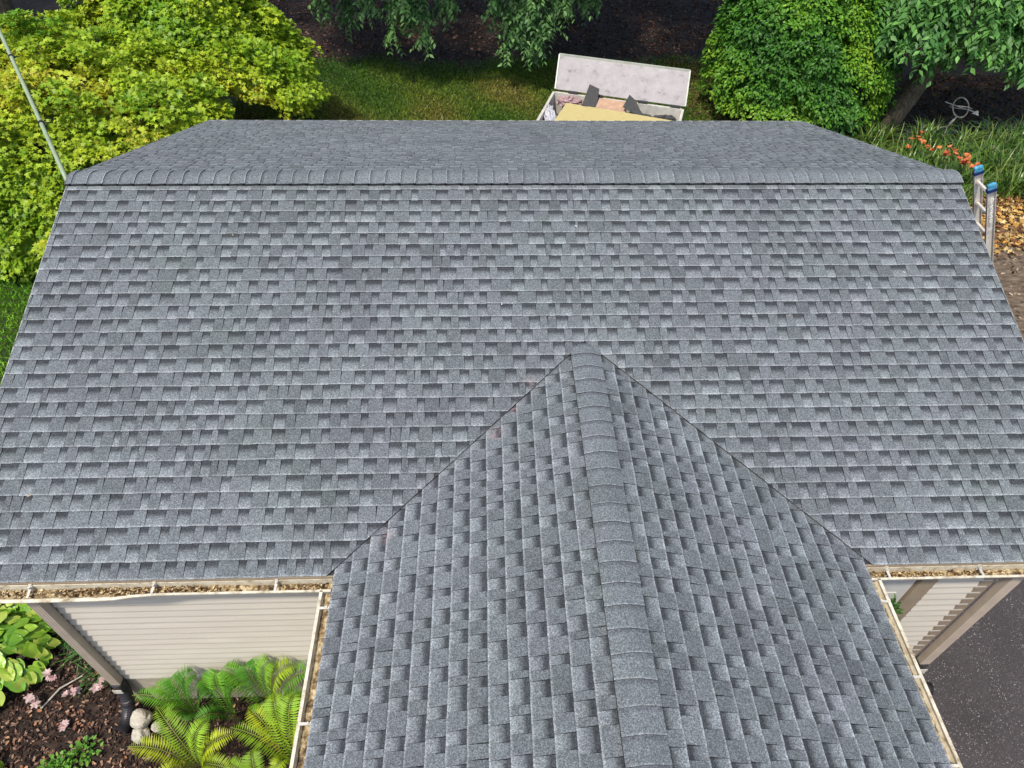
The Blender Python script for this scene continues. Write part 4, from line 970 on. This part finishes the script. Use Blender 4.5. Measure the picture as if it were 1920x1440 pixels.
def frond3(L, tip, cols, wid, npair=30, start=0.14):
    """fern frond from the crown (0,0,0.03) rising and arching over to tip"""
    p0 = np.array([0, 0, 0.03]); p2 = np.array(tip, float); hz = p2*np.array([1, 1, 0])
    p1 = p0 + hz*0.30 + np.array([0, 0, p2[2]*1.22+0.10]) + rng.normal(0, 0.02, 3)
    f = lambda t: (1-t)[:, None]**2*p0 + (2*t*(1-t))[:, None]*p1 + (t**2)[:, None]*p2
    t = np.linspace(start, 1.0, npair); P = f(t); tan = nrm(f(np.minimum(t+0.02, 1.03))-f(t-0.02)); up3 = np.array([0, 0, 1.0])
    sd0 = nrm(np.cross(nrm(hz+1e-4), up3)); sd = nrm(sd0 - tan*np.sum(sd0*tan, 1, keepdims=True)); nn = nrm(np.cross(sd, tan)); nn[nn[:, 2] < 0] *= -1
    u = (t-start)/(1-start); prof = np.clip(np.sin(np.pi*(u*0.80+0.17))**0.8, 0.05, 1)*np.clip((1.02-u)/0.16, 0, 1)**0.6
    c = np.array(cols[rng.integers(len(cols))])*rng.uniform(0.85, 1.2); cup = rng.uniform(0.05, 0.3)
    for s_ in (-1, 1):
        T = nrm(s_*sd+tan*0.32+nn*cup+rng.normal(0, 0.035, (npair, 3))); N_ = nrm(nn - s_*sd*cup)
        L.add('lance', P, T, N_, wid*prof*rng.uniform(0.9, 1.08, npair)+0.004, np.tile(c, (npair, 1))*rng.uniform(0.82, 1.18, (npair, 1)), 0.45)
    q = f(np.linspace(0, 1, 11)); s3 = sd0*0.004; V = np.concatenate([q-s3, q+s3]); n = 11
    F = np.array([(i, i+1, n+i+1) for i in range(n-1)]+[(i, n+i+1, n+i) for i in range(n-1)]); L.raw(V, F, np.tile(np.array([0.20, 0.26, 0.04]), (len(V), 1)))
FERN = [
 ('fern tinted dark green for wall shade against the siding nearest the downspout, one frond crossing the pale stones', (-3.17, -4.10), FERN_SHADE, [(-3.78, -4.0, 0.55), (-3.53, -3.97, 0.70), (-3.30, -3.95, 0.85), (-2.99, -3.95, 0.95), (-3.20, -4.25, 0.45), (-2.74, -3.98, 0.80), (-3.40, -4.2, 0.5)]),
 ('narrow fern tinted dark green for wall shade against the siding, second from the left', (-2.78, -4.12), FERN_SHADE, [(-2.75, -3.95, 1.0), (-2.99, -4.0, 0.90), (-3.09, -4.29, 0.50), (-2.60, -4.05, 0.95), (-2.51, -4.0, 0.90)]),
 ('tall broad fern against the siding reaching the gutter corner', (-2.35, -4.12), MIX, [(-2.74, -3.95, 1.05), (-2.50, -3.94, 1.10), (-2.20, -3.94, 1.15), (-1.95, -3.95, 1.10), (-1.72, -4.0, 1.05), (-1.83, -4.22, 0.80), (-2.33, -4.3, 0.75)]),
 ('upright bright green fern beside the cross gable gutter', (-2.06, -4.59), FERN_LIT, [(-2.21, -4.13, 0.90), (-2.49, -4.22, 0.75), (-2.67, -4.36, 0.60), (-1.98, -4.15, 0.95), (-2.14, -4.80, 0.62), (-1.74, -4.35, 0.80)]),
 ('bright yellow green fern lowest in the bed, sending a long frond left', (-3.03, -4.60), FERN_LIT, [(-3.66, -4.50, 0.55), (-3.47, -4.14, 0.62), (-2.86, -4.30, 0.70), (-2.57, -4.42, 0.62), (-3.36, -4.78, 0.40), (-2.52, -4.75, 0.5)]),
 ('small light green fern at the bottom edge of the bed', (-2.35, -4.85), FERN_LIT, [(-2.69, -4.65, 0.50), (-2.42, -4.55, 0.55), (-1.96, -4.82, 0.60), (-2.3, -5.2, 0.4), (-2.7, -5.1, 0.4)]),
 ('shade-tinted fern at the foot of the wall under the cross gable gutter', (-1.62, -5.2), FERN_SHADE, [(-1.9, -4.9, 0.6), (-1.5, -4.75, 0.65), (-2.0, -5.3, 0.5), (-1.6, -5.7, 0.5), (-1.3, -5.2, 0.6)])]
for (lab, (x, y), cols, tips) in FERN:
    root = empty('fern', (x, y, 0)); tag(root, lab, 'fern', 'ferns along the siding')
    for (tx, ty, tz) in tips:
        L = Leafs(); ln = math.dist((x, y, 0), (tx, ty, tz)); frond3(L, (tx-x, ty-y, tz), cols, 0.075+0.075*min(ln, 1.2))
        L.build('frond', M['leaf'], root)
# hostas: broad heart-shaped leaves
def hosta(x, y, n, size, rad, hgt, cols, label):
    root = empty('hosta', (x, y, 0)); tag(root, label, 'hosta', 'hostas at the left edge of the bed')
    V = []; F = []; T = []; off = 0; nu, nv = 6, 4
    for q in range(n):
        f = math.sqrt((q+0.5)/n); a = q*2.39996+rng.uniform(-0.3, 0.3); d = np.array([math.cos(a), math.sin(a), 0]); sd = np.array([-d[1], d[0], 0])
        base = d*rad*f*0.85+np.array([0, 0, hgt*(1-0.55*f**2)*rng.uniform(0.85, 1.1)]); sz = size*rng.uniform(0.75, 1.15); slope = -0.15-0.75*f+rng.uniform(-0.2, 0.2)
        t3 = nrm(d+np.array([0, 0, slope])+rng.normal(0, 0.18, 3)); n3 = nrm(np.cross(t3, sd)); n3 = n3 if n3[2] > 0 else -n3; s3 = np.cross(n3, t3)
        c = np.array(cols[rng.integers(len(cols))])*rng.uniform(0.85, 1.15)
        for i in range(nu+1):
            u = i/nu; wdt = 1.02*(u+0.07)**0.5*(1-u)**0.85 if i < nu else 0.0
            for j in range(-nv//2, nv//2+1):
                v = j/(nv/2); p = base+sz*(t3*(u-0.12*abs(v)*(1 if u < 0.25 else 0)) + s3*v*wdt + n3*(0.10*abs(v)-0.22*u*u+0.04*abs(v)**2*math.sin(9*u)))
                V.append(p); T.append(c*(1.0 if j else 1.12))
        w_ = nv+1
        for i in range(nu):
            for j in range(nv):
                a0 = off+i*w_+j; F.append((a0, a0+1, a0+w_+1)); F.append((a0, a0+w_+1, a0+w_))
        off += (nu+1)*w_
    npmesh('foliage', np.array(V), np.array(F), np.array(T), M['wax'], root, smooth=True)
HC = [(0.20, 0.38, 0.03), (0.27, 0.44, 0.04), (0.14, 0.32, 0.03), (0.36, 0.46, 0.07)]
hosta(-5.62, -3.38, 230, 0.15, 0.66, 0.50, HC, 'large light green hosta mound at the left edge above the pink flowers')
hosta(-5.5, -2.62, 130, 0.15, 0.5, 0.45, HC, 'light green hosta mound just under the end of the left gutter')
hosta(-5.30, -4.62, 14, 0.18, 0.22, 0.3, HC, 'small hosta with a few leaves in the bottom left corner')
# small grass clumps
for i, (x, y, lab) in enumerate([(-4.75, -3.22, 'dark green grassy clump left of the downspout'), (-4.42, -3.45, 'dark green grassy clump nearest the drain elbow'), (-4.98, -3.05, 'grassy clump beside the round stone')]):
    root = empty('grass_clump', (x, y, 0)); tag(root, lab, 'grass clump', 'grassy clumps by the downspout')
    V, F, T = straps(120, 0.30, 0.012, 1.1, [(0.03, 0.11, 0.02), (0.06, 0.17, 0.025), (0.10, 0.22, 0.04)], base=0.08); npmesh('foliage', V, F, T, M['wax'], root)
# low leafy weeds
for i, (x, y, n, lab) in enumerate([(-4.52, -4.55, 260, 'low leafy green plant at the bottom edge left of the ferns'), (-4.35, -4.38, 90, 'sprig of small leaves beside the low leafy plant')]):
    root = empty('groundcover_plant', (x, y, 0)); tag(root, lab, 'plant')
    d = rnd_dirs(n); d[:, 2] = abs(d[:, 2]); P = d*np.array([0.2, 0.17, 0.14])*rng.uniform(0.3, 1, (n, 1)); P[:, 2] += 0.02; L = Leafs()
    L.add('ovate', P, nrm(d+rng.normal(0, 0.4, (n, 3))), nrm(d*0.4+np.array([0, 0, 1.0])), 0.05*rng.uniform(0.7, 1.3, n), hue(n, [(0.10, 0.26, 0.03), (0.16, 0.32, 0.04)])); L.build('foliage', M['leaf'], root)
# green plant against the white door
root = empty('potted_shrub', (3.58, -4.02, 0)); tag(root, 'dark green leafy shrub in a pot in front of the white side door', 'shrub')
n = 1500; d = rnd_dirs(n); P = d*np.array([0.15, 0.12, 1.0])*rng.uniform(0.6, 1, (n, 1))+np.array([0, 0, 1.35]); L = Leafs()
L.add('ovate', P, nrm(d+rng.normal(0, 0.6, (n, 3))), nrm(d+np.array([0, 0, 0.8])), 0.055*rng.uniform(0.7, 1.3, n), hue(n, [(0.03, 0.10, 0.02), (0.06, 0.16, 0.03), (0.12, 0.24, 0.05)])); L.build('foliage', M['leaf'], root)
k = MB(); k.tube([(0, 0, 0.25), (0.01, 0, 0.9), (0, 0, 1.9)], [0.018, 0.015, 0.008], 8); k.build('stem', M['bark'], root)
k = MB(); k.tube([(0, 0, 0.012), (0, 0, 0.05), (0, 0, 0.28), (0, 0, 0.30)], [0.11, 0.12, 0.15, 0.16], 20); k.build('pot', M['stonetan'], root)
# pink lily flowers lying among the mulch
PINKS = [(-5.27, -3.30, 0.2, 'pale pink flowers beside the large hosta leaves'), (-5.24, -3.38, 0.16, 'pink flower just below the palest blooms at the hosta edge'), (-4.96, -3.58, 0.13, 'small pink flower between the hosta and the grassy clump'), (-4.62, -3.76, 0.12, 'pink flower left of the drain elbow, leftmost of the pair'), (-4.42, -3.76, 0.13, 'pink flower nearest the drain elbow'),
         (-5.02, -3.90, 0.1, 'wilted pink flower low on the mulch below the hosta'), (-4.85, -2.98, 0.12, 'faded pink flower under the downspout near the round stone'), (-4.58, -4.15, 0.05, 'pale fallen flower alone on the mulch'), (-4.48, -3.52, 0.1, 'cream coloured bloom in the grassy clump')]
for i, (x, y, z, lab) in enumerate(PINKS):
    root = empty('lily_flower', (x, y, 0)); tag(root, lab, 'flower', 'pink flowers in the bed')
    cl = [(0.60, 0.42, 0.40), (0.66, 0.52, 0.48), (0.52, 0.32, 0.32)] if i != 8 else [(0.66, 0.50, 0.34)]
    for j in range(3 if i < 6 else 2):
        L = Leafs(); flower(L, np.array([rng.normal(0, 0.04), rng.normal(0, 0.04), z+0.03+0.02*j]), 0.06, cl, rng.normal(0, 1.2, 3)); L.build('blossom', M['petal'], root)
    k = MB(); k.tube([(0.03, 0.02, 0.01), (0.02, 0.01, z*0.6+0.01), (0, 0, z+0.03)], 0.004, 6); k.build('stalk', M['stonetan'], root)
# dried stalk
k = MB(); k.tube([(-4.98, -3.92, 0.03), (-4.85, -3.72, 0.06), (-4.66, -3.58, 0.05)], [0.008, 0.01, 0.006], 6); k.tube([(-4.98, -3.92, 0.03), (-5.06, -3.80, 0.07)], [0.008, 0.004], 6)
tag(k.build('dry_stalk', M['stone'], None), 'tan dried flower stalk lying on the mulch', 'stalk')
# stones
def rock(name, x, y, r, label, cat, seed, mat='stone', z=None):
    k = MB(); n1, n2 = 20, 12; P = []
    for i in range(n2+1):
        for j in range(n1):
            a, b = 2*math.pi*j/n1, math.pi*i/n2; d = np.array([math.sin(b)*math.cos(a), math.sin(b)*math.sin(a), math.cos(b)])
            f = 1+0.16*lownoise(d[None], 3.0, seed)[0]+0.05*lownoise(d[None], 9.0, seed+1)[0]; P.append((d[0]*r[0]*f, d[1]*r[1]*f, d[2]*r[2]*f))
    F = [(i*n1+j, (i+1)*n1+j, (i+1)*n1+(j+1) % n1, i*n1+(j+1) % n1) for i in range(n2) for j in range(n1)]
    k.add(P, F); o = k.build(name, M[mat], None, smooth=False); o.location = (x, y, r[2]*0.6 if z is None else z); return tag(o, label, cat, 'pale stones under the fern' if mat == 'stone' else None)
rock('stone', -3.78, -4.12, (0.11, 0.10, 0.11), 'upper pale limestone under the fern tip by the drain elbow', 'stone', 1, z=0.20)
rock('stone', -3.80, -4.22, (0.085, 0.09, 0.10), 'lower white limestone in front of the tan one', 'stone', 2)
rock('stone', -3.64, -4.16, (0.06, 0.05, 0.09), 'small pale stone right of the two larger limestones', 'stone', 3)
k = MB(); k.tube([(0, 0, 0.0), (0, 0, 0.05), (0, 0, 0.075), (0, 0, 0.08)], [0.20, 0.21, 0.20, 0.17], 32)
rs = k.build('round_stone', M['stonetan'], None, smooth=False); rs.location = (-5.0, -2.85, 0.02); tag(rs, 'round flat tan stone half hidden behind the left downspout', 'stone')
rock('rock', 12.2, 8.55, (0.14, 0.12, 0.12), 'small tan rock among the daylilies right of the armillary sphere', 'rock', 7, 'stonetan')

# bits lying on the shingles
def on_front(x, v): return (x, -D+v*ct, EZ+v*st+0.016)
P = np.array([on_front(x, v) for x, v in [(0.1, 2.55), (-1.9, 1.2), (-3.2, 2.2), (1.9, 3.1), (3.6, 1.3), (-0.7, 3.3), (2.9, 2.4), (-2.6, 3.4), (-3.9, 0.7), (4.2, 2.9), (0.9, 3.5), (-1.2, 1.9)]])
L = Leafs(); L.add('chip', P, nrm(rng.normal(size=P.shape)*np.array([1, 1, 0.1])), np.tile([0, -st, ct], (len(P), 1)), 0.022*rng.uniform(0.5, 1.5, len(P)), hue(len(P), [(0.45, 0.43, 0.40), (0.30, 0.24, 0.15), (0.10, 0.10, 0.10)]))
tag(L.build('roof_debris', M['chip']), 'few tiny pale and brown bits lying on the front roof slope', 'debris', kind='stuff')
